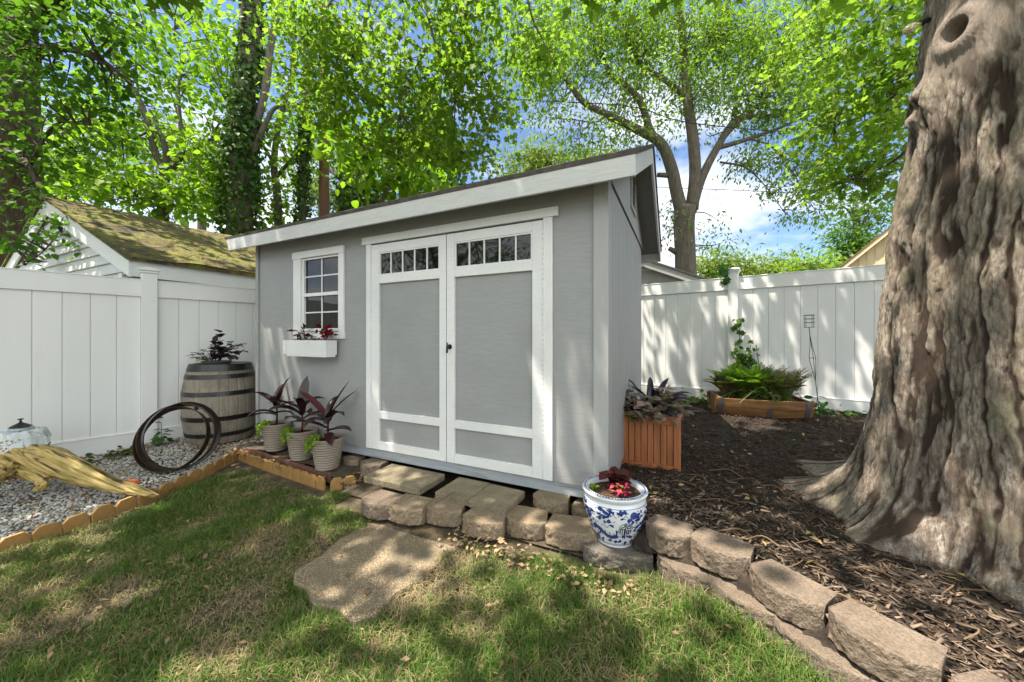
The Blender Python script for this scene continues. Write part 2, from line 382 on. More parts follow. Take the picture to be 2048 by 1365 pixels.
def ivy_tree():
    t = Tree(); d = 9.0
    t.limb([(482,800,d,.30),(480,420,d,.28),(484,300,d,.25),(492,180,d,.22),(505,60,d,.2),(510,-80,d,.18)], 10)
    t.limb([(484,330,d,.12),(503,270,d,.10),(520,225,d,.08),(532,170,d,.09),(540,100,d,.08),(556,20,d,.07),(565,-60,d,.05)], 8)
    t.limb([(484,362,d,.10),(505,305,d,.08),(530,250,d,.06),(552,215,d,.045),(600,208,d,.03)], 7)
    t.limb([(488,120,d-.2,.06),(484,60,d-.2,.05),(486,0,d-.2,.05),(484,-60,d-.2,.04)], 7)
    t.ivy([(480,520,d),(479,400,d),(483,300,d),(489,200,d),(500,100,d),(508,-60,d)], [.54,.48,.45,.36,.28,.24], 4300, .105)
    t.ivy([(484,320,d),(505,240,d)], [.3,.25], 500, .1)
    return t.build('ivy_clad_tree', 'tall trunk clothed in dark ivy between the forked tree and the pole', 'tree', BARK, L_IVY, gbase(482, d))
ivy_tree()
def leafy_neighbour():
    t = Tree(); d = 10.5
    t.limb([(560,760,d,.12),(556,420,d,.11),(548,330,d,.09),(560,240,d,.07),(590,120,d,.05),(585,0,d,.03)], 8)
    t.limb([(548,360,d,.06),(600,300,d,.035),(640,260,d,.02)], 6)
    t.limb([(549,330,d,.05),(500,250,d,.03),(450,200,d,.02)], 6)
    for b in [(570,100,d,70,110,1,20),(440,110,d,50,90,1,10),(560,300,d,55,90,1,17),(640,310,d,50,60,1,12),(600,220,d,70,50,1,12),(430,60,d,50,60,1,10),(540,400,d,50,40,.8,12),(430,400,d+1,60,40,.8,12)]:
        t.blob(*b, 'broad', .125, 33, .35, droop=.55)
    return t.build('bright_tree', 'bright broad-leaved tree just behind the ivy-clad trunk', 'tree', BARK, L_BIG, gbase(560, d))
leafy_neighbour()
def thin_ivy():
    t = Tree(); d = 10.2
    t.limb([(604,800,d,.11),(605,420,d,.10),(606,300,d,.09),(610,200,d,.08),(622,120,d,.07),(624,20,d,.05)], 8)
    t.ivy([(604,520,d),(605,400,d),(607,300,d),(610,225,d)], [.24,.22,.18,.14], 1300, .10)
    return t.build('ivy_clad_tree', 'thin trunk with a narrow ivy sleeve beside the brown pole', 'tree', BARK, L_IVY, gbase(604, d))
thin_ivy()
def dark_masses():
    t = Tree(); d = 10.5
    t.limb([(872,800,d,.2),(870,420,d,.2),(868,300,d,.16),(866,190,d,.1)], 8)
    t.ivy([(880,480,d),(872,400,d),(868,320,d),(866,250,d),(862,185,d)], [1.0,.95,.85,.65,.25], 4800, .12)
    t.build('ivy_clad_tree', 'broad ivy-smothered trunk standing dark above the middle of the shed roof', 'tree', BARK, L_IVY, gbase(872, d))
    t = Tree(); d = 10
    t.limb([(722,800,d,.12),(720,420,d,.12),(716,340,d,.08)], 8)
    t.ivy([(726,480,d),(722,410,d),(716,345,d),(712,320,d)], [.75,.65,.45,.2], 2300, .12)
    t.build('ivy_clad_tree', 'short dark ivy stump rising over the shed roof beside the brown pole', 'tree', BARK, L_IVY, gbase(722, d))
    t = Tree(); d = 8.2
    t.limb([(760,760,d+.5,.07),(758,480,d+.3,.06),(765,400,d,.045),(790,340,d,.03),(740,300,d,.02)], 7)
    for b in [(740,330,d,70,40,.6,16),(810,350,d,55,32,.5,15),(860,372,d,30,14,.3,6),(700,290,d,50,50,.6,10),(770,285,d,50,40,.6,9)]:
        t.blob(*b, 'broad', .2, 12, .27, droop=.6)
    t.build('bright_tree', 'low bright large-leaved sapling whose leaves touch the shed roof', 'tree', BARK, L_BIG, gbase(760, d))
dark_masses()
def silver_maple():
    t = Tree(); d = 9.5
    t.limb([(1378,800,d,.34),(1372,560,d,.27),(1370,500,d,.255),(1368,450,d,.26),(1370,415,d,.27)], 14)
    t.limb([(1362,420,d,.17),(1352,380,d,.16),(1342,335,d,.15),(1320,286,d,.135),(1272,258,d,.11),(1215,230,d,.09),(1165,203,d,.075),(1132,158,d,.06),(1092,110,d,.04),(1040,92,d,.02)], 9)
    t.limb([(1330,305,d,.11),(1302,264,d,.095),(1284,212,d,.085),(1260,178,d,.07),(1216,140,d,.055),(1196,60,d,.04),(1185,-30,d,.03)], 8)
    t.limb([(1383,420,d,.17),(1390,350,d,.15),(1386,280,d,.14),(1376,205,d,.125),(1369,120,d,.10),(1362,50,d,.09),(1350,-60,d,.07)], 9)
    t.limb([(1374,195,d,.09),(1330,160,d,.07),(1285,130,d,.05),(1250,70,d,.03)], 7)
    t.limb([(1374,160,d,.06),(1400,110,d,.05),(1440,50,d,.04),(1460,-20,d,.03)], 7)
    t.limb([(1380,425,d,.16),(1402,360,d,.12),(1432,300,d,.10),(1470,242,d,.08),(1512,234,d,.06),(1580,230,d,.045),(1645,214,d,.02)], 8)
    t.limb([(1434,296,d,.07),(1465,288,d,.06),(1510,274,d,.05),(1570,252,d,.035),(1612,232,d,.02)], 7)
    t.limb([(1440,285,d,.06),(1482,240,d,.05),(1530,200,d,.03),(1580,120,d,.02)], 6)
    t.limb([(1500,278,d,.03),(1545,295,d,.025),(1585,345,d,.018),(1610,390,d,.01)], 5)
    t.limb([(1440,325,d,.03),(1490,335,d,.022),(1530,372,d,.014),(1565,420,d,.01)], 5)
    t.limb([(1350,352,d,.07),(1315,350,d,.06)], 7); t.limb([(1362,510,d,.09),(1338,497,d,.06)], 7)
    t.limb([(1215,230,d,.03),(1190,245,d,.02),(1150,240,d,.012)], 5)
    B = [(1080,60,90,80,26),(1170,50,90,70,26),(1270,40,90,70,28),(1370,40,90,80,28),(1470,50,90,80,30),(1570,70,80,80,28),(1120,150,80,60,20),(1220,110,80,50,18),(1320,120,80,50,18),(1440,130,80,60,22),(1540,150,80,60,24),(1420,210,60,40,12),(1300,200,70,40,11),(1530,215,80,35,18),(1620,200,60,50,18),(1080,200,40,40,7),(1180,290,70,26,9),(1270,290,40,22,5),(1240,200,50,30,7)]
    for px, py, rx, ry, n in B: t.blob(px, py, d, rx, ry, 1.3, int(n*1.35), 'fold', .12, 58, .30, droop=.5, tr=.012)
    for px, py, rx, ry, n in [(1530,310,50,25,7),(1590,330,40,35,7),(1560,380,40,30,5),(1620,395,35,25,5),(1660,420,22,14,3),(1480,330,30,18,3),(1570,435,14,14,2),(1340,440,30,60,4),(1430,470,20,30,2),(1650,320,40,40,6)]:
        t.blob(px, py, d, rx, ry, .6, int(n*1.5), 'fold', .115, 44, .2, droop=.8)
    return t.build('spreading_tree', 'open spreading tree with many limbs standing alone against sky behind right fence', 'tree', BARK, L_SIL, gbase(1378, d))
silver_maple()
def far_trees():
    specs = [
     (1075,330,17,70,34,'small yellow-green tree far off above the middle of the shed roof', L_FAR, 26),
     (1185,335,19,55,26,'small pale tree far off just left of the high roof corner', L_FAR, 18),
     (1450,540,19,55,32,'pale rounded bush-like tree far beyond the right fence post', L_FAR, 26),
     (1545,545,21,55,26,'low dull-green tree far beyond fence between pale bush and darker tree', L_FAR, 22),
     (1640,545,17,60,30,'mid-green tree far beyond fence with rounded low top', L_SIL, 26),
     (1715,450,19,42,75,'dark airy tree rising over the tan house gable beside the big trunk', L_DRK, 26),
     (120,330,19,90,70,'pale far tree glimpsed between the thick left trunk and forked tree', L_FAR, 26),
     (400,330,18,120,80,'pale far tree glimpsed behind the forked tree', L_FAR, 34),
     (680,350,17,110,90,'pale far tree glimpsed behind the brown pole', L_FAR, 34),
    ]
    for px, py, d, rx, ry, lab, m, nc in specs:
        t = Tree(); r = .012*d
        t.limb([(px,760,d,r),(px+4,py+40,d,r*.8),(px-3,py,d,r*.5),(px,py-ry*.7,d,r*.2)], 7)
        for k in range(4):
            a = k*1.6+.4; t.limb([(px,py+10,d,r*.4),(px+math.cos(a)*rx*.4,py-10-ry*.1*k,d,r*.25),(px+math.cos(a)*rx*.8,py-ry*.5,d,r*.1)], 5)
        t.blob(px, py, d, rx, ry, rx*d/FOC*.8, nc, 'fold', .0125*d, 85, .026*d, tr=.02)
        t.blob(px, py+ry*.7, d, rx*.8, ry*.5, rx*d/FOC*.6, nc//2, 'fold', .0125*d, 80, .026*d, tr=.02)
        t.build('distant_tree', lab, 'tree', BARK, m, gbase(px, d), 'trees beyond the fences')
far_trees()

# --- trees across the yard behind the viewer, seen as dark reflections in the shed panes
for bx, by, lab in ((-1.5,-9.5,'broad leafy tree across the yard mirrored in the door panes'),(-8.5,-7.5,'leafy tree across the yard mirrored in the shed window'),(4.5,-8.5,'leafy tree across the yard beyond the big maple')):
    t = Tree(); t.limbw([(bx,by,0,.25),(bx+.1,by,2.2,.2),(bx-.1,by+.1,4.2,.14),(bx,by,6.5,.06)], 9)
    for k in range(5): a = k*1.3; t.limbw([(bx,by,2.6+.4*k,.09),(bx+math.cos(a)*1.2,by+math.sin(a)*1.2,3.6+.4*k,.05),(bx+math.cos(a)*2.2,by+math.sin(a)*2.2,4.0+.4*k,.02)], 6)
    q = RNG.normal(size=(70,3)); q /= np.linalg.norm(q, axis=1, keepdims=True); q *= (.3+.7*RNG.random((70,1)))**.6; t.clumps(np.array([bx,by,3.9]) + q*np.array([3.0,2.4,2.7]), 'fold', .24, 42, .42, tr=.015)
    t.build('yard_tree', lab, 'tree', BARK, L_DRK, (bx,by,0), 'trees across the yard')
# ------------------------------------------------------------------ ground
def grid_sheet(name, xs, ys, zf, keep, m, kind='structure', smooth=True, n=None):
    X, Y = np.meshgrid(xs, ys, indexing='ij'); Z = zf(X, Y); V = np.stack([X, Y, Z], -1).reshape(-1,3); ny = len(ys)
    i, j = np.meshgrid(np.arange(len(xs)-1), np.arange(ny-1), indexing='ij'); a = (i*ny + j).ravel()
    F = np.stack([a, a+ny, a+ny+1, a+1], 1)
    cx = (X[:-1,:-1]+X[1:,1:])/2; cy = (Y[:-1,:-1]+Y[1:,1:])/2
    if keep is not None: F = F[keep(cx.ravel(), cy.ravel())]
    o = link(name, npmesh(name, V, [F]), m, None, smooth); tag(o, kind=kind); return o
SOIL = mat('soil', (.055,.042,.03), (.10,.08,.055), scale=9, rough=.95, bmp=.8, bscale=70, dist=.01)
LAWN = mat('thatch', (.05,.042,.027), (.14,.105,.065), scale=14, rough=.95, bmp=.8, bscale=120, dist=.01, c3=(.075,.06,.045), s3=2.2)
MULCHG = mat('mulch_base', (.02,.015,.012), (.05,.038,.03), scale=30, rough=.95, bmp=1, bscale=90, dist=.015)
GRAVG = mat('gravel_base', (.10,.085,.07), (.22,.2,.18), scale=40, rough=.95, bmp=1, bscale=110, dist=.01)
grid_sheet('ground', np.linspace(-320, 320, 9), np.linspace(-320, 320, 9), lambda x, y: 0*x - .12, None, mat('far_ground', (.06,.075,.03), (.1,.11,.05), scale=.3, rough=.95))
grid_sheet('lawn', np.arange(-9, 9.01, .12), np.arange(-8, 9.01, .12), lambda x, y: ground_z(x, y) - .03, None, LAWN)
def in_gravel(x, y): return (x < edge_x(y) - .02) | ((y > 2.12) & (x < -4.02))
grid_sheet('gravel_bed', np.arange(-6.2, -2.2, .05), np.arange(-3.0, 5.0, .05), lambda x, y: ground_z(x, y) + .008 + .06*ss(1.95, 2.1, y)*ss(-4.2,-4.0,x) + .012*np.sin(x*7)*np.sin(y*6), in_gravel, GRAVG)
def mz(x, y):
    d = y - wall_y(x); return .125 + (mulch_z(x, y) - .125)*ss(-.07, -.01, d)
grid_sheet('mulch_bed', np.arange(-.52, 9, .04), np.arange(-1.0, 8, .04), mz, lambda x, y: (y > wall_y(x)-.09) & ((y < 6.6)), MULCHG)
grid_sheet('dirt_path', np.arange(-4.1, -.3, .06), np.arange(1.95, 4.6, .06), lambda x, y: .04 + .088*(1-ss(-2.62, -2.40, x)) + .008*np.sin(x*9)*np.sin(y*8), lambda x, y: (y > 2.14 - .083*(x+4)) | (x > -2.4), SOIL)
# old exposed-aggregate slab in the lawn
def aggregate():
    m, nt, p, out = nodes('aggregate'); p.inputs['Roughness'].default_value = .85
    v = coords(nt); vo = N(nt, 'ShaderNodeTexVoronoi'); vo.inputs['Scale'].default_value = 130; nt.links.new(v, vo.inputs[0])
    col = mixc(nt, ramp(nt, vo.outputs[0], .25, .5), (.36,.28,.19), (.17,.13,.09))
    wn = N(nt, 'ShaderNodeTexWhiteNoise'); nt.links.new(vo.outputs['Position'], wn.inputs[0])
    col = mixc(nt, .55, col, mixc(nt, wn.outputs[0], (.4,.4,.4), (1.5,1.45,1.35)), 'MULTIPLY')
    col = mixc(nt, ramp(nt, noise(nt, v, 4, 6), .50, .68), col, (.15,.125,.09))
    nt.links.new(col, p.inputs['Base Color']); bump(nt, vo.outputs[0], p, .6, .004); return m
mb = MB()
rag = [(-1.92,1.86),(-1.89,1.70),(-1.90,1.52),(-1.85,1.36),(-1.86,1.22),(-1.78,1.16),(-1.66,1.15),(-1.55,1.10),(-1.42,1.13),(-1.30,1.11),(-1.24,1.18),(-1.25,1.32),(-1.20,1.48),(-1.21,1.66),(-1.15,1.80),(-1.17,1.93),(-1.5,1.93)]
mb.ext(rag, 2, -.06, .018); tag(obj('stepping_slab', mb, aggregate(), bevel=.012), 'worn exposed-aggregate concrete slab set in the lawn before the steps', 'paving slab')

# ------------------------------------------------------------------ fences
def fence(name, label, p0, p1, posts, z0, z1, ivyless=True):
    """p0, p1 plan ends; posts = distances along the line; front is the side of the viewer"""
    a = Vector((*p0, 0)); dirv = (Vector((*p1, 0)) - a); Lf = dirv.length; ang = math.atan2(dirv.y, dirv.x)
    r = thing(name, label, 'fence', (p0[0], p0[1], 0), None, ang)
    th = .022; sgn = -1                     # local -y faces the viewer
    edges = sorted(posts)
    spans = [(edges[i]+.063, edges[i+1]-.063) for i in range(len(edges)-1)]
    for (u0, u1) in spans:
        mb = MB(); n = max(1, round((u1-u0)/.178)); w = (u1-u0)/n
        for k in range(n): mb.box(u0+k*w+.0022, u0+(k+1)*w-.0022, -th/2, th/2, z0+.06, z1-.06)
        pn = obj('panel', mb, VINYL, r, bevel=.004, world=False)
        obj('panel_groove', MB().box(u0, u1, -th/2+.007, th/2-.007, z0+.07, z1-.07), GROOVE, pn, world=False)
        mb = MB().box(u0, u1, -.03, .03, z1-.172, z1-.012); mb.box(u0, u1, -.036, .036, z1-.012, z1); mb.box(u0, u1, -.034, .034, z1-.19, z1-.172)
        obj('top_rail', mb, VINYL, r, bevel=.003, world=False)
        mb = MB().box(u0, u1, -.03, .03, z0-.02, z0+.15); mb.box(u0, u1, -.034, .034, z0+.15, z0+.166)
        obj('bottom_rail', mb, VINYL, r, bevel=.003, world=False)
    for e in edges:
        po = obj('post', MB().box(e-.0635, e+.0635, -.0635, .0635, -.1, z1+.07), VINYL, r, bevel=.006, world=False)
        mb = MB().box(e-.075, e+.075, -.075, .075, z1+.07, z1+.088); mb.box(e-.088, e+.088, -.088, .088, z1+.098, z1+.115)
        q = .088; b = [(e-q,-q,z1+.115),(e+q,-q,z1+.115),(e+q,q,z1+.115),(e-q,q,z1+.115)]; t_ = [(e-.02,-.02,z1+.14),(e+.02,-.02,z1+.14),(e+.02,.02,z1+.14),(e-.02,.02,z1+.14)]
        mb.prism(b, t_)
        q2 = [(e-.075,-.075,z1+.088),(e+.075,-.075,z1+.088),(e+.075,.075,z1+.088),(e-.075,.075,z1+.088)]; mb.prism(q2, b[:1]and[(e-q,-q,z1+.098),(e+q,-q,z1+.098),(e+q,q,z1+.098),(e-q,q,z1+.098)])
        obj('cap', mb, VINYL, po, bevel=.003, world=False)
    return r
# left fence: line through (-5.36, 1.80), direction (.27,.963)
def lf(t): return (-5.362 + .272*t, 1.84 + .9623*t)
fence('vinyl_fence', 'white tongue-and-groove vinyl fence behind the barrel and root stump', lf(-4.95), lf(5.3), [.05, 2.51, 4.97, 7.43, 9.9], .06, 1.886)
def rf(t): return (.672 + .983*t, 6.17 - .183*t)
fence('vinyl_fence', 'white vinyl fence with slanting light streaks behind the half-barrel planter', rf(-4.6), rf(4.95), [2.2, 4.6, 7.02, 9.44], .30, 2.135)

# ------------------------------------------------------------------ shed
X0, X1, YF, YB = -4.103, -.437, 2.29, 4.42
YE, ZE, YR, ZR = 2.109, 2.307, 3.355, 2.938          # eave, ridge
SL = (ZR-ZE)/(YR-YE); YE2 = 2*YR - YE
shed = thing('garden_shed', 'light grey wooden garden shed with white double doors, flower box and sloping roof', 'shed', (-2.27, 3.355, .1))
def zr(y): return ZR - SL*abs(y-YR)
RX0, RX1 = -4.31, -.237
wt = .045
def gable(y0, y1, zlow, drop): 
    return [(y0, zlow), (y1, zlow), (y1, zr(y1)-drop), (YR, ZR-drop), (y0, zr(y0)-drop)]
mb = MB(); 
# front wall with openings for window and doors is a frame of slabs
def FX(px, py=600): return on_y(px, py, YF).x
def FZ(px, py): return on_y(px, py, YF).z
wx0, wx1 = FX(604.5), FX(680); wz0, wz1 = FZ(680, 662), FZ(680, 503)
dx0, dx1 = FX(745), FX(1087.5); dz0, dz1 = .288, FZ(1000, 451)
zt = zr(YF) - .06
mb.box(X0, wx0, YF, YF+wt, .285, zt); mb.box(wx0, wx1, YF, YF+wt, .285, wz0); mb.box(wx0, wx1, YF, YF+wt, wz1, zt)
mb.box(wx1, dx0, YF, YF+wt, .285, zt); mb.box(dx0, dx1, YF, YF+wt, dz1, zt); mb.box(dx1, X1, YF, YF+wt, .285, zt)
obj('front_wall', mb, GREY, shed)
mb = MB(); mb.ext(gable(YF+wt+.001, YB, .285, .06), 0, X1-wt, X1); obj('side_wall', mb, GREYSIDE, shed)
# grooved T1-11 style siding on the side, board by board
mb = MB(); y = YF+.095
while y < YB-.1:
    w_ = min(.098, YB-.08-y); mb.box(X1+.0005, X1+.006, y, y+w_, .286, 2.262); y += w_+.005
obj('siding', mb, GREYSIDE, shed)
mb = MB(); mb.ext(gable(YF+wt+.001, YB, .285, .06), 0, X0, X0+wt); mb.box(X0+wt+.001, X1-wt-.001, YB-wt, YB, .285, zr(YB)-.06); obj('back_wall', mb, GREY, shed)
z_s = 2.272
mb = MB(); mb.ext([(YF+.004, z_s), (YB-.004, z_s), (YB-.004, zr(YB)-.062), (YR, ZR-.062), (YF+.004, zr(YF)-.062)], 0, X1+.0085, X1+.018); obj('gable_panel', mb, GREYSIDE, shed)
obj('seam_shadow', MB().box(X1+.001, X1+.010, YF+.004, YB-.004, z_s-.010, z_s-.001), DARK, shed)  # near-black strip painted in as the shadow gap below the gable panel
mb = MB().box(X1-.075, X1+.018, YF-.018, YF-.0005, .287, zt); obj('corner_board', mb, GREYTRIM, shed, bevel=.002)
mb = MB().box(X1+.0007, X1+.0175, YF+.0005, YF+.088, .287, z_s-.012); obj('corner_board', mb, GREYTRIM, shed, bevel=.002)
mb = MB().box(X0-.016, X0+.03, YF-.016, YF-.0005, .287, zt); obj('corner_board', mb, GREY, shed, bevel=.002)
# skirt and skids
mb = MB().box(X0+.01, X1-.004, YF+.012, YF+.05, .204, .2835); mb.box(X1-.05, X1-.012, YF+.055, YB, .204, .2835); obj('skirt_board', mb, SKIRT, shed, bevel=.002)
for y in (2.6, 3.3, 4.1): obj('skid', MB().box(X0+.1, X1-.1, y, y+.1, .05, .2), DARK, shed)  # beams coloured near-black to paint the shade under the shed
# roof
mb = MB(); dk = .03
for sgn in (-1, 1):
    ye = YE if sgn < 0 else YE2
    a = [(YR, ZR-.03), (ye+sgn*-.002*0, zr(ye)-.03), (ye, zr(ye)-.06), (YR, ZR-.06)]
    mb.ext(a if sgn < 0 else a[::-1], 0, RX0+.022, RX1-.022)
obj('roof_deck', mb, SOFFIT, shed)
mb = MB()
for sgn in (-1, 1):
    ye = YE-.022 if sgn < 0 else YE2+.022
    # shingle courses
    n = 9
    for k in range(n):
        ya = ye + (YR-ye)*k/n; yb = ye + (YR-ye)*(k+1)/n + (.03 if sgn < 0 else -.03)*(k < n-1)
        za, zb = zr(ya), zr(yb)
        p = [(ya, za-.028), (yb, zb-.028), (yb, zb-.012), (ya, za-.002)]
        if k == n-1: p[1] = (YR, ZR-.028); p[2] = (YR, ZR+.004)
        mb.ext(p if sgn < 0 else p[::-1], 0, RX0-.012, RX1+.012)
obj('shingles', mb, SHINGLE, shed)
fh = .125
# front and back fascia boards with mitred lower corners
for (yy, y2, s_) in ((YE-.020, YE, 1), (YE2, YE2+.02, 1)):
    poly = [(RX0, ZE-.032), (RX1, ZE-.032), (RX1, ZE-.032-.03), (RX1, ZE-.032-fh), (RX0+.065, ZE-.032-fh)]
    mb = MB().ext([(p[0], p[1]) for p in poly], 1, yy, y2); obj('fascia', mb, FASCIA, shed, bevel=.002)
for xx in (RX0, RX1-.02):
    for sgn in (-1, 1):
        ye = YE+.001 if sgn < 0 else YE2-.001
        z0_ = zr(ye)-.031; poly = [(ye, z0_), (YR, ZR-.031), (YR, ZR-.031-.135), (ye, z0_-.12)]
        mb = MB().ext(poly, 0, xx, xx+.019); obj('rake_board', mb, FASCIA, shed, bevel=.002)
# gable vent
v = thing  # (parts below)
vy, vz = 3.46, 2.60
mb = MB().box(X1+.0185, X1+.034, vy-.16, vy-.125, vz-.2, vz+.17); mb.box(X1+.0185, X1+.034, vy+.125, vy+.16, vz-.2, vz+.17); mb.box(X1+.0185, X1+.034, vy-.124, vy+.124, vz-.2, vz-.165); mb.box(X1+.0185, X1+.034, vy-.124, vy+.124, vz+.135, vz+.17)
ve = obj('gable_vent', mb, GREYTRIM, shed, bevel=.002)
mb = MB()
for k in range(7):
    z = vz-.155+k*.042; mb.prism([(X1+.019,vy-.123,z+.03),(X1+.019,vy+.123,z+.03),(X1+.032,vy+.123,z),(X1+.032,vy-.123,z)], [(X1+.019,vy-.123,z+.036),(X1+.019,vy+.123,z+.036),(X1+.032,vy+.123,z+.006),(X1+.032,vy-.123,z+.006)])
obj('slats', mb, GREYTRIM, ve)
# ---- doors
T = .020
jz0 = .29
lj0, lj1, rj0, rj1 = FX(735.5), FX(745), FX(1087.5), FX(1106.4)
hz0, hz1 = 2.056, 2.118
fr = MB().box(lj0, lj1-.002, YF-T, YF-.0006, jz0, hz0-.001); fr.box(rj0+.002, rj1, YF-T, YF-.0006, jz0, hz0-.001); fr.box(-2.538, -.745, YF-T-.006, YF-.0006, hz0, hz1)
obj('door_frame', fr, WHITE, shed, bevel=.0025)
def leaf(xa, xb, sl, sr, hinge):
    """one leaf: frame pieces flat on the grey panel"""
    z = lambda py, px=1067: FZ(px, py)
    gt, gb = z(464.7,1066), z(521.8,1066); mr = z(541.6); l1, l0 = z(858.7,1068.7), z(877,1068.7); b1 = z(934,1069)
    d = obj('door', MB().box(xa, xb, YF+.006, YF+.03, jz0, hz0-.012), GREY, shed)
    yy0, yy1 = YF-.016, YF+.0055
    mb = MB().box(xa, xa+sl, yy0, yy1, jz0, hz0-.012); mb.box(xb-sr, xb, yy0, yy1, jz0, hz0-.012)
    A_, B_ = xa+sl+.0005, xb-sr-.0005
    mb.box(A_, B_, yy0+.001, yy1, gt, hz0-.012); mb.box(A_, B_, yy0+.001, yy1, mr, gb); mb.box(A_, B_, yy0+.001, yy1, l0, l1); mb.box(A_, B_, yy0+.001, yy1, jz0, b1)
    obj('door_trim', mb, WHITEH, d, bevel=.0025)
    tr = MB(); bb = .012
    tr.box(A_, A_+bb, yy0+.005, yy1, gb, gt); tr.box(B_-bb, B_, yy0+.005, yy1, gb, gt); tr.box(A_+bb, B_-bb, yy0+.005, yy1, gt-bb, gt-.0005); tr.box(A_+bb, B_-bb, yy0+.005, yy1, gb+.0005, gb+bb)
    n = 5
    for k in range(1, n):
        xm = A_ + (B_-A_)*k/n; tr.box(xm-.006, xm+.006, yy0+.008, yy1, gb+bb, gt-bb)
    w = obj('transom_window', tr, WHITE, d, bevel=.0015)
    obj('pane', MB().box(A_+.002, B_-.002, YF+.001, YF+.0052, gb+.002, gt-.002), GLASS, w)
    mb = MB(); hx = xa if hinge < 0 else xb                     # small knuckles of the long hinge
    k = 0; zz = jz0+.03
    while zz < hz0-.08:
        mb.box(hx-.004, hx+.004, YF-.0215, YF-.0165, zz, zz+.018); zz += .034
    obj('hinge', mb, WHITEH, d)
    return d
xm0, xm1 = FX(894.2), FX(895.8)
dl = leaf(lj1, xm0, FX(760.5)-lj1, xm0-FX(881), -1)
dr = leaf(xm1, rj0, FX(911)-xm1, rj0-FX(1066), 1)
# turn handle on right leaf
hx, hz = FX(902), FZ(902, 694)
mb = MB()
mb.add(*(lambda p: (p.v, p.f))(MB().tube([(hx, YF-.017, hz), (hx, YF-.022, hz)], [.021, .019], 16)))
mb.tube([(hx, YF-.02, hz), (hx, YF-.045, hz)], .008, 10)
mb.tube(smooth_path([(hx-.002, YF-.048, hz+.032), (hx, YF-.05, hz), (hx-.004, YF-.048, hz-.045)], 4), [.006]*4+[.009]+[.008]*4, 8)
obj('handle', mb, BLACK, dr, smooth='auto')
# ---- window
def win():
    xo0, xo1 = FX(590), FX(690.5); zo1 = FZ(690.5, 493); zo0 = FZ(692, 678)
    w1 = .062
    mb = MB().box(xo0, wx0, YF-T, YF-.0006, zo0+.062, zo1-.06); mb.box(wx1, xo1, YF-T, YF-.0006, zo0+.062, zo1-.06)
    mb.box(xo0-.012, xo1+.006, YF-T-.005, YF-.0006, zo1-.059, zo1+.006); mb.box(xo0, xo1+.006, YF-T-.003, YF-.0006, zo0-.0, zo0+.0615)
    w = obj('window', mb, WHITE, shed, bevel=.0025)
    a0, a1, b0, b1 = wx0+.001, wx1-.001, max(wz0, zo0+.06)+.001, min(wz1, zo1-.06)-.001
    s = .03; mid = FZ(678, 586)
    mb = MB().box(a0, a0+s, YF-.004, YF+.022, b0, b1); mb.box(a1-s*.7, a1, YF-.004, YF+.022, b0, b1); mb.box(a0+s, a1-s*.7, YF-.004, YF+.022, b1-s*.6, b1); mb.box(a0+s, a1-s*.7, YF-.004, YF+.022, b0, b0+s*.8); mb.box(a0+s, a1-s*.7, YF-.008, YF+.022, mid-.016, mid+.016)
    obj('sash', mb, WHITE, w, bevel=.002)
    g0, g1 = a0+s, a1-s*.7; xm = (g0+g1)/2
    mb = MB()
    for (lo, hi) in ((b0+s*.8, mid-.016), (mid+.016, b1-s*.6)):
        mb.box(xm-.006, xm+.006, YF+.010, YF+.017, lo, hi); zc = (lo+hi)/2
        mb.box(g0, xm-.0061, YF+.010, YF+.017, zc-.006, zc+.006); mb.box(xm+.0061, g1, YF+.010, YF+.017, zc-.006, zc+.006)
    obj('muntins', mb, WHITE, w)
    obj('pane', MB().box(g0-.005, g1+.005, YF+.0175, YF+.0215, b0+.01, b1-.01), GLASS, w)
win()
# ---- flower box
fb = thing('window_box', 'small white wooden flower box with red coleus under the shed window', 'flower box', (-3.148, YF-.02, 1.09))
bx0, bx1, by0, by1, bz0, bz1 = -3.447, -2.849, 2.152, YF-.026, 1.09, 1.222
mb = MB().box(bx0, bx1, by0, by0+.014, bz0, bz1); mb.box(bx0, bx1, by1-.014, by1, bz0, bz1); mb.box(bx0, bx0+.014, by0+.0145, by1-.0145, bz0, bz1); mb.box(bx1-.014, bx1, by0+.0145, by1-.0145, bz0, bz1-.001)
mb.box(bx1-.06, bx1+.004, by0-.005, by0-.0004, bz0+.002, bz1-.003); mb.box(bx0-.004, bx0+.05, by0-.005, by0-.0004, bz0+.002, bz1-.003)
mb.box(bx0+.05, bx1+.006, by0-.006, by1-.02, bz0-.018, bz0-.0006)
obj('box', mb, WHITEH, fb, bevel=.002)
POTSOIL = mat('potting_soil', (.03,.018,.012), (.075,.045,.028), scale=60, rough=.95, bmp=1, bscale=140, dist=.01)
obj('soil', MB().box(bx0+.0145, bx1-.0145, by0+.0145, by1-.0145, bz0+.02, bz1-.02), POTSOIL, fb)
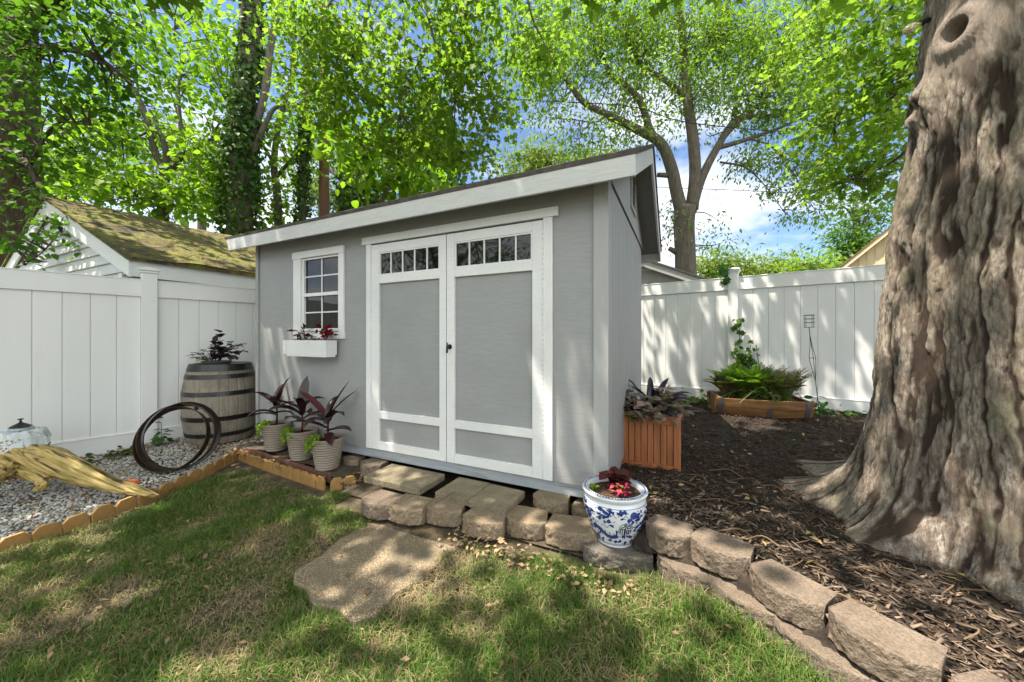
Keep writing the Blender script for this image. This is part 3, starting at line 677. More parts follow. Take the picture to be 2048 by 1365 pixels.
def tuft(name, parent, pts, n, tpl, size, m, up=.8, spread=.05, droop=.2, hz=.05):
    pts = np.array(pts, float); c_ = pts[RNG.integers(len(pts), size=n)]; o = RNG.normal(size=(n,3))*np.array([spread, spread, hz]); o[:,2] = np.abs(o[:,2])
    ax = o/np.linalg.norm(o, axis=1, keepdims=True) + RNG.normal(size=(n,3))*.4; ax[:,2] = ax[:,2]*.4 - droop; nr = RNG.normal(size=(n,3))*.5; nr[:,2] += up
    V, F = scatter(tpl, c_+o, ax, nr, size*(.6+.7*RNG.random(n)))
    mb = MB()
    for p in pts: 
        for k in range(3): mb.tube([p-np.array([0,0,.03]), p+np.array([random.uniform(-1,1)*spread, random.uniform(-1,1)*spread, hz*1.2])], .003, 4)
    V2 = np.array(mb.v); F2 = [np.array([f for f in mb.f if len(f) == k]) for k in (4,)]
    V, F = merge([(V, F), (V2, F2)])
    return link(name, npmesh(name, V, F), m, parent)
RED = leafmat('coleus_red', [(.12,.008,.02),(.30,.015,.05),(.18,.01,.03),(.06,.05,.02)], .25, tcol=(1.5,.6,.6))
REDDARK = leafmat('coleus_dark', [(.05,.012,.015),(.10,.02,.02),(.06,.03,.02)], .2, tcol=(1.5,.6,.5))
tuft('dark_coleus', fb, [(-3.27,2.21,1.24),(-3.22,2.22,1.26)], 30, 'oval', .07, REDDARK, spread=.035, hz=.05)
tuft('red_coleus', fb, [(-2.93,2.21,1.24),(-2.90,2.21,1.27)], 44, 'broad', .05, RED, spread=.03, hz=.05)
tuft('seedling', fb, [(-3.06,2.2,1.21)], 7, 'oval', .03, REDDARK, spread=.02, hz=.02)

# ------------------------------------------------------------------ mossy-roofed garage
def sunlit_moss():
    m, nt, p, out = nodes('mossy_sunlit_shingles'); p.inputs['Roughness'].default_value = .95; v = coords(nt)
    n1 = noise(nt, v, 1.7, 8, .65)
    col = mixc(nt, ramp(nt, n1, .40, .55), (.05,.040,.032), (.15,.15,.03))
    col = mixc(nt, ramp(nt, noise(nt, v, 6, 6), .5, .7), col, (.23,.21,.04))  # lighter yellow-green patches: sunlit spots painted into the moss
    col = mixc(nt, ramp(nt, noise(nt, v, 7, 7), .5, .66), col, (.11,.06,.035))
    nt.links.new(col, p.inputs['Base Color']); bump(nt, noise(nt, v, 18, 8), p, 1, .06); return m
LAP = siding('lap_siding', (.60,.61,.62), (.66,.665,.67))
gar = thing('garage', 'white clapboard garage with mossy shingle roof behind the left fence', 'garage', (-8.93, 5.4, 0))
gx0, gx1, gy0, gy1, gze, gzr, gxm = -11.86, -6.0, 1.90, 9.0, 2.22, 3.42, -8.93
gs = (gzr-gze)/(gx1-gxm)
def gz_(x): return gzr - gs*abs(x-gxm)
wi = .3
mb = MB().ext([(gx0+wi, 0), (gx1-wi, 0), (gx1-wi, gz_(gx1-wi)-.1), (gxm, gzr-.1), (gx0+wi, gz_(gx0+wi)-.1)], 1, gy0+.085, gy1-.2)
obj('wall', mb, LAP, gar)
mb = MB(); z = 1.2; st = .145                      # clapboards on the gable end, each tilted out at its lower edge
while z < gzr-.25:
    x_lim = lambda zz: (gzr-.12-zz)/gs
    hw0 = min(x_lim(z+st), gx1-wi-gxm-.02); 
    if hw0 > .05:
        mb.prism([(gxm-hw0, gy0+.045, z),(gxm+hw0, gy0+.045, z),(gxm+hw0, gy0+.0845, z),(gxm-hw0, gy0+.0845, z)],[(gxm-hw0, gy0+.077, z+st+.006),(gxm+hw0, gy0+.077, z+st+.006),(gxm+hw0, gy0+.0845, z+st+.006),(gxm-hw0, gy0+.0845, z+st+.006)])
    z += st
obj('clapboards', mb, LAP, gar)
mb = MB().box(gx1-wi-.1, gx1-wi+.012, gy0+.03, gy0+.044, 0, 2.05); obj('corner_board', mb, WHITE, gar)
nx, ny = 60, 110                                     # lumpy mossy right slope
for sgn in (1, -1):
    U, W = np.meshgrid(np.linspace(0, 1, nx), np.linspace(0, 1, ny), indexing='ij')
    xx = gxm + sgn*U*(gx1+.05-gxm); yy = gy0 - .03 + W*(gy1-gy0+.06)
    lum = .05*vnoise(xx*2.2+50, yy*2.2, 11) + .03*vnoise(xx*7+50, yy*7, 12); edge = np.minimum(np.minimum(W*12, 1), 1)
    zz = gz_(xx) + .01 + lum*edge - .012*((U*14) % 1)
    V = np.stack([xx, yy, zz], -1).reshape(-1,3); V2 = V.copy(); V2[:,2] = (gz_(xx)-.03).ravel()
    i, j = np.meshgrid(np.arange(nx-1), np.arange(ny-1), indexing='ij'); a = (i*ny+j).ravel(); F = np.stack([a, a+ny, a+ny+1, a+1], 1)
    if sgn < 0: F = F[:, ::-1]
    n = len(V); rim = []
    def strip(ids):
        for p, q in zip(ids[:-1], ids[1:]): rim.append((p, q, q+n, p+n))
    strip([k for k in range(ny)]); strip([(nx-1)*ny+k for k in range(ny)]); strip([k*ny for k in range(nx)]); strip([k*ny+ny-1 for k in range(nx)])
    link('roof', npmesh('roof', np.concatenate([V, V2]), [F, F[:, ::-1]+n, np.array(rim)]), sunlit_moss(), gar, smooth=True)
obj('fascia', MB().box(gx1-.025, gx1, gy0+.03, gy1-.03, 1.99, 2.185), WHITEH, gar); obj('fascia', MB().box(gx0, gx0+.025, gy0+.03, gy1-.03, 1.99, 2.185), WHITEH, gar)
for sgn in (1, -1):
    x1_ = gx1-.001 if sgn > 0 else gx0+.001
    obj('rake_board', MB().ext([(gxm, gzr-.035), (x1_, gze-.035), (x1_, gze-.24), (gxm, gzr-.26)], 1, gy0, gy0+.028), WHITEH, gar)
obj('soffit', MB().box(gx1-wi, gx1-.03, gy0+.03, gy1-.03, 1.985, 2.0), SOFFIT, gar)
# twigs and needles caught on the roof
TWIG = islandmat('twig', [(.10,.06,.035),(.16,.10,.06),(.22,.15,.09)], .9)
mb = MB()
for k in range(90):
    x = gx1 - random.random()**1.6*1.1 - .03; y = random.uniform(2.2, 6.5); z = gz_(x)+.06; a = random.uniform(0, PI); l = random.uniform(.06,.28)
    mb.tube([(x,y,z),(x+math.cos(a)*l*.5, y+math.sin(a)*l*.5, z+random.uniform(0,.05)-math.cos(a)*l*.5*gs),(x+math.cos(a)*l, y+math.sin(a)*l, z-math.cos(a)*l*gs)], [.005,.004,.002], 4)
q = obj('twigs', mb, TWIG); tag(q, 'dead twigs and leaf bits lying on the mossy garage roof', 'twigs', kind='stuff')

# ------------------------------------------------------------------ other roofs beyond the right fence
def far_gable(name, label, cat, c, ang, half, ze, zr_, depth, wallm, trimm, boards=True, roofm=SHINGLE):
    r = thing(name, label, cat, (c[0], c[1], 0), None, ang); s = (zr_-ze)/half; wi = .25
    zz = lambda x: zr_ - s*abs(x)
    obj('wall', MB().ext([(-half+wi, 0), (half-wi, 0), (half-wi, zz(half-wi)-.06), (0, zr_-.06), (-half+wi, zz(half-wi)-.06)], 1, .2, depth), wallm, r, world=False)
    if boards:
        mb = MB(); x = -half+wi+.02
        while x < half-wi-.02:
            mb.box(x-.014, x+.014, .18, .1995, 0, zz(x)-.14); x += .22
        obj('battens', mb, wallm, r, world=False)
    for sg in (-1, 1): obj('rake_board', MB().ext([(0, zr_-.05), (sg*half, ze-.05), (sg*half, ze-.2), (0, zr_-.21)], 1, 0, .03), trimm, r, world=False)
    mb = MB()
    for sg in (-1, 1): mb.ext([(0, zr_), (sg*(half+.03), ze-.01), (sg*(half+.03), ze-.045), (0, zr_-.048)], 1, -.03, depth+.1)
    obj('roof', mb, roofm, r, world=False)
    for sg in (-1, 1): obj('soffit', MB().ext([(0, zr_-.052), (sg*half, ze-.052), (sg*half, ze-.075), (0, zr_-.075)], 1, .032, .3), trimm, r, world=False)
    return r
g2 = far_gable('garage', 'grey batten-sided garage gable with louvred vent peeping over right fence', 'garage', (-.86, 9.0), 0, 1.9, 2.30, 3.14, 5, mat('grey_garage', (.28,.27,.26), (.34,.33,.32), scale=6, rough=.7), mat('grey_garage_trim', (.33,.33,.32), rough=.6))
mb = MB()
for k in range(4):
    z = 2.86+k*.045; hw = .22-(k*.05); mb.box(-hw, hw, .165, .179, z, z+.022)
obj('gable_vent', mb, WHITE, g2, world=False)
cH = at(1850, 560, 12.0)
TAN = mat('tan_siding', (.55,.43,.27), (.60,.48,.31), scale=3, rough=.7)
far_gable('house', 'tan house with a pitched gable half hidden behind the big trunk', 'house', (cH.x, cH.y), -.47, 2.55, 3.55, 5.9, 8, TAN, mat('tan_trim', (.62,.50,.34), rough=.6), True, mat('brown_roof', (.16,.10,.07), (.22,.14,.10), scale=10, rough=.9))

# ------------------------------------------------------------------ utility pole and wires
pp = gbase(650, 10.7)
up_ = thing('utility_pole', 'tall weathered brown timber utility pole standing behind the shed roof', 'utility pole', pp)
px_, py_ = pp[0], pp[1]
P = [(px_, py_, 0), (px_-.02, py_, 4), (px_-.05, py_, 8), (px_-.08, py_, 11.2)]
obj('pole', MB().tube(P, [.155,.145,.13,.12], 16), TIMBER, up_, smooth='auto')
mb = MB().box(px_-.9, px_+.75, py_-.06, py_+.04, 10.2, 10.32); obj('crossarm', mb, TIMBER, up_, bevel=.01)
mb = MB()
for x in (-.8,-.3,.3,.65): mb.lathe([(.02,0),(.035,.03),(.03,.07),(.05,.09),(.02,.13),(.0,.14)], 10, (px_+x, py_-.01, 10.32))
obj('insulator', mb, BLACK, up_, smooth=True)
WIRE = mat('cable', (.02,.02,.02), rough=.6); WIREL = mat('cable_pale', (.35,.36,.38), rough=.5)
def wire(pts, r, label, m=WIRE):
    P = smooth_path([tuple(at(*p)) for p in pts], 8); tag(obj('overhead_wire', MB().tube(P, r, 6), m), label, 'wire', 'overhead wires')
wire([(-60,-50,10.7),(250,10,10.7),(480,62,10.7),(640,75,10.7)], .013, 'thick black overhead cable running from top left to the brown pole')
wire([(-60,40,10.6),(260,140,10.6),(430,175,10.6),(645,210,10.7)], .009, 'thin black overhead wire below the thick cable on the left')
wire([(-60,170,10.4),(200,205,10.4),(420,230,10.4),(648,246,10.7)], .008, 'thin overhead wire sagging across the forked tree')
wire([(-60,248,10.5),(40,254,10.5),(300,262,10.5),(550,263,10.5),(648,262,10.7)], .010, 'pale straight overhead wire crossing level behind the ivy trunk', WIREL)
wire([(310,-60,10.9),(380,38,10.8),(640,140,10.7)], .008, 'steep thin wire dropping from the upper sky towards the pole')
wire([(655,120,10.7),(960,190,9.4),(1250,212,8.8),(1380,246,8.6),(1660,268,8.4),(2100,270,8.0)], .011, 'black overhead wire passing through the spreading tree limbs')
wire([(1250,372,12),(1450,380,12),(1650,387,12),(2100,388,12)], .010, 'lone dark wire across the open sky right of the spreading trunk')
wire([(1250,392,12.2),(1450,398,12.2),(1650,406,12.2),(2100,412,12.2)], .006, 'fainter thin wire just below the dark wire in open sky')
# ------------------------------------------------------------------ wine barrel, its planter bowl, loose hoops
def barrel_r(z, h=.90, r0=.285, rb=.352):
    t = (z/h - .5)*2; return rb - (rb-r0)*t*t
def stavemat(name, a, b, dark):
    m, nt, p, out = nodes(name); p.inputs['Roughness'].default_value = .75; p.inputs['Specular IOR Level'].default_value = .25
    v = coords(nt, (6,6,.6)); n1 = noise(nt, v, 9, 8, .7); col = mixc(nt, ramp(nt, n1, .3, .7), a, b)
    col = mixc(nt, ramp(nt, noise(nt, coords(nt), 3.2, 6), .48, .75), col, dark)
    nt.links.new(col, p.inputs['Base Color']); bump(nt, n1, p, .5, .006); return m
STAVE = stavemat('weathered_stave', (.20,.17,.135), (.34,.30,.25), (.13,.105,.08))
HOOP = mat('hoop_iron', (.008,.008,.009), (.02,.018,.017), scale=7, rough=.3, spec=.6, metal=.15, bmp=.15, bscale=40)
RUST = mat('rusty_iron', (.022,.016,.013), (.065,.038,.024), scale=9, rough=.62, metal=.35, bmp=.4, bscale=70)
br = thing('wine_barrel', 'weathered oak wine barrel with black hoops standing beside the left fence', 'barrel', (-4.83, 2.30, .045))
n = 26*8; V = []; zs = np.linspace(0, .90, 19)
for z in zs:
    for k in range(n):
        a = 2*PI*k/n; g = (k % 8); rr = barrel_r(z) - (.0045 if g == 0 else 0) + .0025*(vnoise(np.array([k//8*3.3]), np.array([2.]), 5)[0]-.5)
        V.append((rr*math.cos(a), rr*math.sin(a), z))
F = [(i*n+k, i*n+(k+1) % n, (i+1)*n+(k+1) % n, (i+1)*n+k) for i in range(len(zs)-1) for k in range(n)]
m0 = len(V); V += [((barrel_r(.9)-.03)*math.cos(2*PI*k/n), (barrel_r(.9)-.03)*math.sin(2*PI*k/n), .9) for k in range(n)]; V += [((barrel_r(.9)-.035)*math.cos(2*PI*k/n), (barrel_r(.9)-.035)*math.sin(2*PI*k/n), .855) for k in range(n)]
t0 = (len(zs)-1)*n; F += [(t0+k, t0+(k+1) % n, m0+(k+1) % n, m0+k) for k in range(n)] + [(m0+k, m0+(k+1) % n, m0+n+(k+1) % n, m0+n+k) for k in range(n)]
obj('staves', MB().add(V, F), STAVE, br, smooth='auto', world=False)
obj('head', MB().lathe([(0,.86),(.26,.86),(.26,.84),(0,.84)], 60), stavemat('barrel_head', (.16,.12,.085), (.27,.21,.15), (.1,.08,.05)), br, smooth='auto', world=False)
for z0_, z1_ in ((.832,.905),(.750,.798),(.565,.614),(.296,.345),(.118,.162),(.002,.045)):
    a, b = barrel_r(z0_), barrel_r(z1_)
    obj('hoop', MB().lathe([(a+.0008,z0_),(a+.0045,z0_),(b+.0045,z1_),(b+.0008,z1_)], 96, close=True), HOOP, br, smooth='auto', world=False)
bd = Vector((0-(-4.83), 0-2.30, 0)).normalized(); ang = math.atan2(bd.y, bd.x) - .62; zc = .455; rr = barrel_r(zc)
mb = MB(); P = [(rr*math.cos(ang), rr*math.sin(ang), zc), ((rr+.003)*math.cos(ang), (rr+.003)*math.sin(ang), zc)]; mb.tube(P, .024, 16)
obj('bung_hole', mb, DARK, br, world=False)
pb = thing('planter_bowl', 'shallow grey bowl of dark purple foliage resting on the wine barrel', 'planter', (-4.80, 2.24, .906))
obj('bowl', MB().lathe([(0,.0),(.10,.0),(.135,.065),(.142,.068),(.142,.075),(.128,.075),(.12,.05),(0,.05)], 40), mat('slate_plastic', (.075,.085,.10), (.09,.10,.115), rough=.5), pb, smooth='auto', world=False)
obj('soil', MB().lathe([(0,.052),(.121,.052),(.12,.045),(0,.045)], 24), POTSOIL, pb, world=False)
PURPLE = leafmat('purple_leaf', [(.02,.018,.02),(.045,.028,.035),(.03,.035,.025),(.06,.035,.04)], .12, tcol=(1.2,.8,.9))
def stems(name, parent, base, tips, n, tpl, size, m, r=.003, spread=.03, flat=.9):
    """stems with leaves paired along them (coordinates local to the thing)"""
    mb = MB(); pos = []; ax = []; nr = []
    for tip in tips:
        b = np.array(base) + RNG.normal(size=3)*np.array([spread, spread, 0]); tip = np.array(tip); mid = (b+tip)/2 + np.array([0,0,.18*np.linalg.norm(tip-b)])
        P = smooth_path([b, mid, tip], 5); mb.tube(P, np.linspace(r*1.4, r*.5, len(P)), 5)
        for k in range(n):
            t = .3 + .7*k/max(1, n-1); q = P[min(len(P)-1, int(t*(len(P)-1)))]; d = P[min(len(P)-1, int(t*(len(P)-1))+1)] - P[max(0, int(t*(len(P)-1))-1)]
            for s_ in (-1, 1):
                side = np.cross(d, [0,0,1]); side = side/(np.linalg.norm(side)+1e-6)*s_
                if k % 2: side = side*.4 + np.array([random.uniform(-1,1), random.uniform(-1,1), 0])
                pos.append(q); ax.append(side + d/(np.linalg.norm(d)+1e-6)*.6 + np.array([0,0,random.uniform(-.35,.1)])); nr.append(np.array([random.uniform(-.4,.4), random.uniform(-.4,.4), flat]))
    V, F = scatter(tpl, np.array(pos), np.array(ax), np.array(nr), size*(.7+.6*RNG.random(len(pos))))
    V, F = merge([(V, F), (np.array(mb.v), [np.array([f for f in mb.f if len(f) == 4])])])
    return link(name, npmesh(name, V, F), m, parent, world=False)
R_ = np.array([ca, sa, 0]); D_ = np.array([-sa, ca, 0])
def rd(r, d, z): return tuple(R_*r + D_*d + np.array([0,0,z]))
stems('purple_foliage', pb, (0,0,.06), [rd(.04,0,.40), rd(.20,0,.22), rd(.30,.02,.27), rd(-.05,.03,.25), rd(.13,-.06,.16), rd(.22,.1,.18), rd(.10,.08,.28), rd(.08,-.1,.14), rd(.02,-.05,.30), rd(.24,-.05,.12)], 6, 'broad', .068, PURPLE)
stems('silver_foliage', pb, rd(-.06,-.03,.06), [rd(-.26,0,.17), rd(-.18,.05,.2), rd(-.2,-.08,.12), rd(-.12,-.1,.12), rd(-.32,.03,.14)], 5, 'oval', .055, leafmat('grey_leaf', [(.05,.065,.05),(.09,.10,.08),(.06,.07,.06)], .2))
stems('pale_foliage', pb, rd(-.03,-.07,.06), [rd(-.1,-.12,.10), rd(-.05,-.14,.11), rd(.0,-.13,.10)], 4, 'oval', .055, leafmat('lime_leaf', [(.14,.22,.05),(.24,.30,.10)], .35))
def ring_hoop(name, label, c_, nrm, r, w, m):
    """iron band standing on edge: a flat strip bent to a circle"""
    q = Vector(nrm).normalized().to_track_quat('Z', 'Y'); t_ = thing(name, label, 'iron hoop', c_, 'loose iron hoops leaning on the barrel'); t_.rotation_mode = 'QUATERNION'; t_.rotation_quaternion = q
    mb = MB().lathe([(r,-w/2),(r+.006,-w/2),(r+.006+.010,w/2),(r+.010,w/2)], 120, close=True); obj('band', mb, m, t_, smooth='auto', world=False)
    mb = MB()
    for a in (2.1, 2.2): 
        mb.tube([((r+.001)*math.cos(a),(r+.001)*math.sin(a),0), ((r+.011)*math.cos(a),(r+.011)*math.sin(a),0)], .004, 8)
    obj('rivet', mb, m, t_, world=False)
    return t_
def vdir(r, d, z): return tuple(R_*r + D_*d + np.array([0,0,z]))
hc = at(357, 876, 3.26)
ring_hoop('barrel_hoop', 'outermost grey-edged loose barrel hoop leaning closest to the barrel staves', tuple(hc + Vector(vdir(.02,.03,.018))), vdir(.93,-.33,.16), .282, .055, HOOP)
ring_hoop('barrel_hoop', 'middle rusty barrel hoop nested between two other leaning hoops', tuple(hc + Vector(vdir(.0,.0,.01))), vdir(.26,-.93,.24), .276, .070, RUST)
ring_hoop('barrel_hoop', 'lowest rust-brown barrel hoop at the lawn side, tilted flattest of the leaning hoops', tuple(hc + Vector(vdir(-.02,-.03,.0))), vdir(.14,-.92,.34), .27, .075, RUST)

# ------------------------------------------------------------------ root stump with lace and lid
def woodstump():
    m, nt, p, out = nodes('stump_wood'); p.inputs['Roughness'].default_value = .5; p.inputs['Specular IOR Level'].default_value = .3
    tc = N(nt, 'ShaderNodeTexCoord'); cb = N(nt, 'ShaderNodeCombineXYZ'); axs = [Vector((.87,.31,-.38)).normalized()]; a2 = axs[0].cross(Vector((0,0,1))).normalized(); axs += [a2, axs[0].cross(a2)]
    for i, (a, k) in enumerate(zip(axs, (1.6, 22, 22))):
        dp = N(nt, 'ShaderNodeVectorMath', operation='DOT_PRODUCT'); nt.links.new(tc.outputs['Object'], dp.inputs[0]); dp.inputs[1].default_value = tuple(a*k); nt.links.new(dp.outputs['Value'], cb.inputs[i])
    n1 = noise(nt, cb.outputs[0], 1.6, 6, .65); v = coords(nt)
    col = mixc(nt, ramp(nt, n1, .36, .62), (.26,.175,.055), (.52,.39,.15)); col = mixc(nt, ramp(nt, n1, .37, .48), (.05,.033,.018), col)
    col = mixc(nt, ramp(nt, noise(nt, v, 5, 5), .52, .75), col, (.33,.27,.07)); nt.links.new(col, p.inputs['Base Color']); bump(nt, n1, p, .8, .012); return m
def skin_mesh(verts, edges, rad, levels=2, root=0):
    me = bpy.data.meshes.new('tmp'); me.from_pydata([tuple(v) for v in verts], edges, []); o = bpy.data.objects.new('tmp', me); C.objects.link(o)
    sk = o.modifiers.new('s', 'SKIN'); sk.use_smooth_shade = True; o.modifiers.new('u', 'SUBSURF').levels = levels
    for i, r in enumerate(rad):
        r = r if hasattr(r, '__len__') else (r, r); me.skin_vertices[0].data[i].radius = r; me.skin_vertices[0].data[i].use_root = (i == root)
    dg = bpy.context.evaluated_depsgraph_get(); out = bpy.data.meshes.new_from_object(o.evaluated_get(dg)); bpy.data.objects.remove(o); bpy.data.meshes.remove(me); return out
st = thing('root_stump', 'polished yellow root stump spreading over white gravel, draped with lace', 'stump', tuple(on_z(60, 985, .05)))
T0 = at(40, 905, 2.85)
vs = [T0, T0+Vector((0,0,.075)), T0+Vector((.01,.0,-.10)), at(112, 926, 2.74), at(170, 950, 2.72), at(232, 972, 2.70), at(284, 984, 2.69), at(320, 990, 2.69),
      at(88, 958, 2.66), at(72, 988, 2.62), at(0, 935, 2.66), at(-40, 975, 2.55), at(-90, 1015, 2.45), at(-20, 905, 2.95), at(-80, 935, 3.05), at(170, 955, 2.69), at(190, 982, 2.66)]
ed = [(1,0),(0,2),(0,3),(3,4),(4,5),(5,6),(6,7),(2,8),(8,9),(2,10),(10,11),(11,12),(0,13),(13,14)]
vs = vs[:15]
me = skin_mesh(vs, ed, [.125,.115,.10,.092,.074,.054,.036,.014,.045,.03,.10,.08,.06,.085,.05], 4)
co_ = np.empty(len(me.vertices)*3); me.vertices.foreach_get('co', co_); co_ = co_.reshape(-1,3); nr_ = np.empty(len(me.vertices)*3); me.vertices.foreach_get('normal', nr_); nr_ = nr_.reshape(-1,3)
ax_ = np.array([.87,.31,-.38]); ax_ /= np.linalg.norm(ax_); a2_ = np.cross(ax_, [0,0,1]); a2_ /= np.linalg.norm(a2_); a3_ = np.cross(ax_, a2_)
u_, v_, w_ = co_@ax_, co_@a2_, co_@a3_
dsp = .034*(vnoise(v_*26+w_*15+40, u_*2.5+40, 21)-.5) + .024*(vnoise(v_*70+40, w_*70+u_*4+40, 22)-.5) + .02*(vnoise(co_[:,0]*6+40, co_[:,1]*6+co_[:,2]*6+40, 23)-.5)
co_ += nr_*dsp[:,None]; me.vertices.foreach_set('co', co_.ravel()); me.update()
link('roots', me, woodstump(), st, smooth=True)
def lacemat():
    m, nt, p, out = nodes('lace'); p.inputs['Base Color'].default_value = (.56,.60,.64,1); p.inputs['Roughness'].default_value = .95; p.inputs['Specular IOR Level'].default_value = .05
    v = coords(nt); vo = N(nt, 'ShaderNodeTexVoronoi', feature='DISTANCE_TO_EDGE'); vo.inputs['Scale'].default_value = 52; nt.links.new(v, vo.inputs[0])
    vo2 = N(nt, 'ShaderNodeTexVoronoi'); vo2.inputs['Scale'].default_value = 15; nt.links.new(v, vo2.inputs[0])
    hole = ramp(nt, vo.outputs[0], .12, .17); dense = ramp(nt, vo2.outputs[0], .42, .50); mm = N(nt, 'ShaderNodeMath', operation='MULTIPLY'); nt.links.new(hole, mm.inputs[0]); nt.links.new(dense, mm.inputs[1])
    tr = N(nt, 'ShaderNodeBsdfTransparent'); mx = N(nt, 'ShaderNodeMixShader'); nt.links.new(mm.outputs[0], mx.inputs[0]); nt.links.new(p.outputs[0], mx.inputs[1]); nt.links.new(tr.outputs[0], mx.inputs[2]); nt.links.new(mx.outputs[0], out.inputs[0])
    bump(nt, vo2.outputs[0], p, .8, .01); return m
lc = T0 + Vector((.0,.0,.175)); V = []; F = []; nr2, na = 16, 72
for i in range(nr2):
    for k in range(na):
        a = 2*PI*k/na; s_ = i/(nr2-1); L_ = .225 + .03*math.sin(3*a+1) + .055*math.cos(a+.19) + .012*math.sin(17*a); q = s_*L_; flat = .125
        r = q if q < flat else flat + (q-flat)*.36; z = 0 if q < flat else -(q-flat)*.92
        z += .012*math.sin(5*a+2)*s_ + .006*math.sin(11*a); V.append((lc.x + r*math.cos(a), lc.y + r*math.sin(a), lc.z + z))
for i in range(nr2-1):
    for k in range(na): F.append((i*na+k, i*na+(k+1) % na, (i+1)*na+(k+1) % na, (i+1)*na+k))
dl_ = obj('lace_doily', MB().add(V, F), lacemat(), smooth=True); tag(dl_, 'white crocheted lace doily draped over the top of the root stump', 'doily')
ld = thing('jar_lid', 'dark metal lid with small knob sitting on the lace doily', 'lid', (lc.x+.015, lc.y+.0, lc.z+.006))
obj('glass_rim', MB().lathe([(0,0),(.048,0),(.05,.02),(.0,.02)], 32), mat('pale_glass', (.45,.55,.6), rough=.15, spec=.6), ld, smooth='auto', world=False)
obj('lid', MB().lathe([(0,.0205),(.058,.0205),(.060,.025),(.044,.037),(.02,.052),(.011,.058),(0,.058)], 40), BLACK, ld, smooth='auto', world=False)
obj('knob', MB().lathe([(.006,.0585),(.009,.064),(.005,.071),(.008,.078),(.017,.083),(.015,.088),(0,.089)], 20), BLACK, ld, smooth='auto', world=False)

# ------------------------------------------------------------------ cordylines in ribbed pots
POT = mat('ribbed_pot', (.225,.185,.145), (.28,.235,.19), scale=5, rough=.6, bmp=.15, bscale=60)
CORD = leafmat('cordyline', [(.018,.009,.011),(.035,.014,.016),(.028,.020,.017),(.05,.018,.02)], .10, rough=.3, spec=.5, tcol=(1.4,.6,.6))
CORDP = leafmat('cordyline_pink', [(.07,.018,.024),(.13,.04,.045)], .15, rough=.35, tcol=(1.4,.6,.6))
JENNY = leafmat('creeping_jenny', [(.16,.27,.02),(.24,.36,.035),(.12,.22,.02)], .45)
def strap(mb, base, az, el, L, w, droop, twist=0, fold=.25):
    """arching strap leaf with a keeled midrib"""
    n = 9; P = []; p = Vector(base); e = el
    for i in range(n+1):
        P.append(p.copy()); p = p + Vector((math.cos(az)*math.cos(e), math.sin(az)*math.cos(e), math.sin(e)))*(L/n); e -= droop/n*(.3 + 1.4*i/n)
    side0 = Vector((-math.sin(az), math.cos(az), 0)); vs = []; fs = []
    for i, q in enumerate(P):
        t = i/n; ww = w*(.28 + .72*math.sin(PI*min(1, (t*.9+.12)))**.8)*(1 if t < .85 else max(.02, (1-t)/.15)); d = (P[min(i+1,n)]-P[max(i-1,0)]).normalized(); s_ = side0*math.cos(twist*t) + d.cross(side0)*math.sin(twist*t); up = s_.cross(d).normalized()*-1
        if up.z < 0: up = -up
        vs += [q - s_*ww/2 + up*ww*fold, q, q + s_*ww/2 + up*ww*fold]
    for i in range(n):
        for k in (0, 1): fs.append((i*3+k, i*3+k+1, (i+1)*3+k+1, (i+1)*3+k))
    mb.add(vs, fs)
def pot_mesh(h, r0, r1):
    prof = [(0, 0), (r0*.96, 0), (r0, .006)]; n = 11
    for i in range(n*4+1):
        t = i/(n*4); prof.append((r0 + (r1-r0)*t**.85 + .0032*math.sin(2*PI*t*n), .006 + t*(h-.03)))
    prof += [(r1+.004, h-.022), (r1+.005, h-.004), (r1+.001, h), (r1-.009, h), (r1-.012, h-.03), (0, h-.032)]
    return MB().lathe(prof, 56)
def cordyline(name, label, px, py, d, seed, lv, pinks):
    p = on_z(px, py, d); rs = random.Random(seed); t = thing(name, label, 'potted plant', tuple(p), 'ribbed pots of cordyline along the shed wall'); h, r1 = .262, .126
    obj('pot', pot_mesh(h, .088, r1), POT, t, smooth='auto', world=False)
    obj('soil', MB().lathe([(0, h-.028), (r1-.013, h-.028)], 24), POTSOIL, t, world=False)
    mb = MB(); b = Vector((0,0,h-.03)); mb.tube([b, b+Vector((.004,.003,.09)), b+Vector((-.004,.004,.20))], [.011,.009,.007], 8); obj('stem', mb, REDDARK, t, smooth=True, world=False)
    mb = MB(); mp = MB()
    for i, (r, el, L, w, dr, z) in enumerate(lv):
        az = math.atan2(R_[1], R_[0]) + r; strap(mp if i in pinks else mb, b + Vector((0,0,z)), az, el, L, w*1.45, dr, rs.uniform(-.5,.5))
    obj('leaves', mb, CORD, t, smooth=True, world=False)
    if mp.v: obj('pink_leaf', mp, CORDP, t, smooth=True, world=False)
    n = 150; a = math.atan2(R_[1], R_[0]) + PI + .45 + RNG.normal(size=n)*.42; q = RNG.random(n)**.7; rr = .07 + q*.085; z = h - .005 + .02*RNG.random(n) - np.maximum(0, rr-.118)*3.2*RNG.random(n)
    pos = np.stack([np.cos(a)*rr, np.sin(a)*rr, z], 1); ax = np.stack([np.cos(a), np.sin(a), -.5+0*a], 1) + RNG.normal(size=(n,3))*.7; nr = RNG.normal(size=(n,3))*.5; nr[:,2] += .8
    V, F = scatter('broad', pos, ax, nr, .028*(.7+.6*RNG.random(n))); link('creeping_jenny', npmesh('jenny', V, F), JENNY, t, world=False)
    return t
PI2 = PI/2
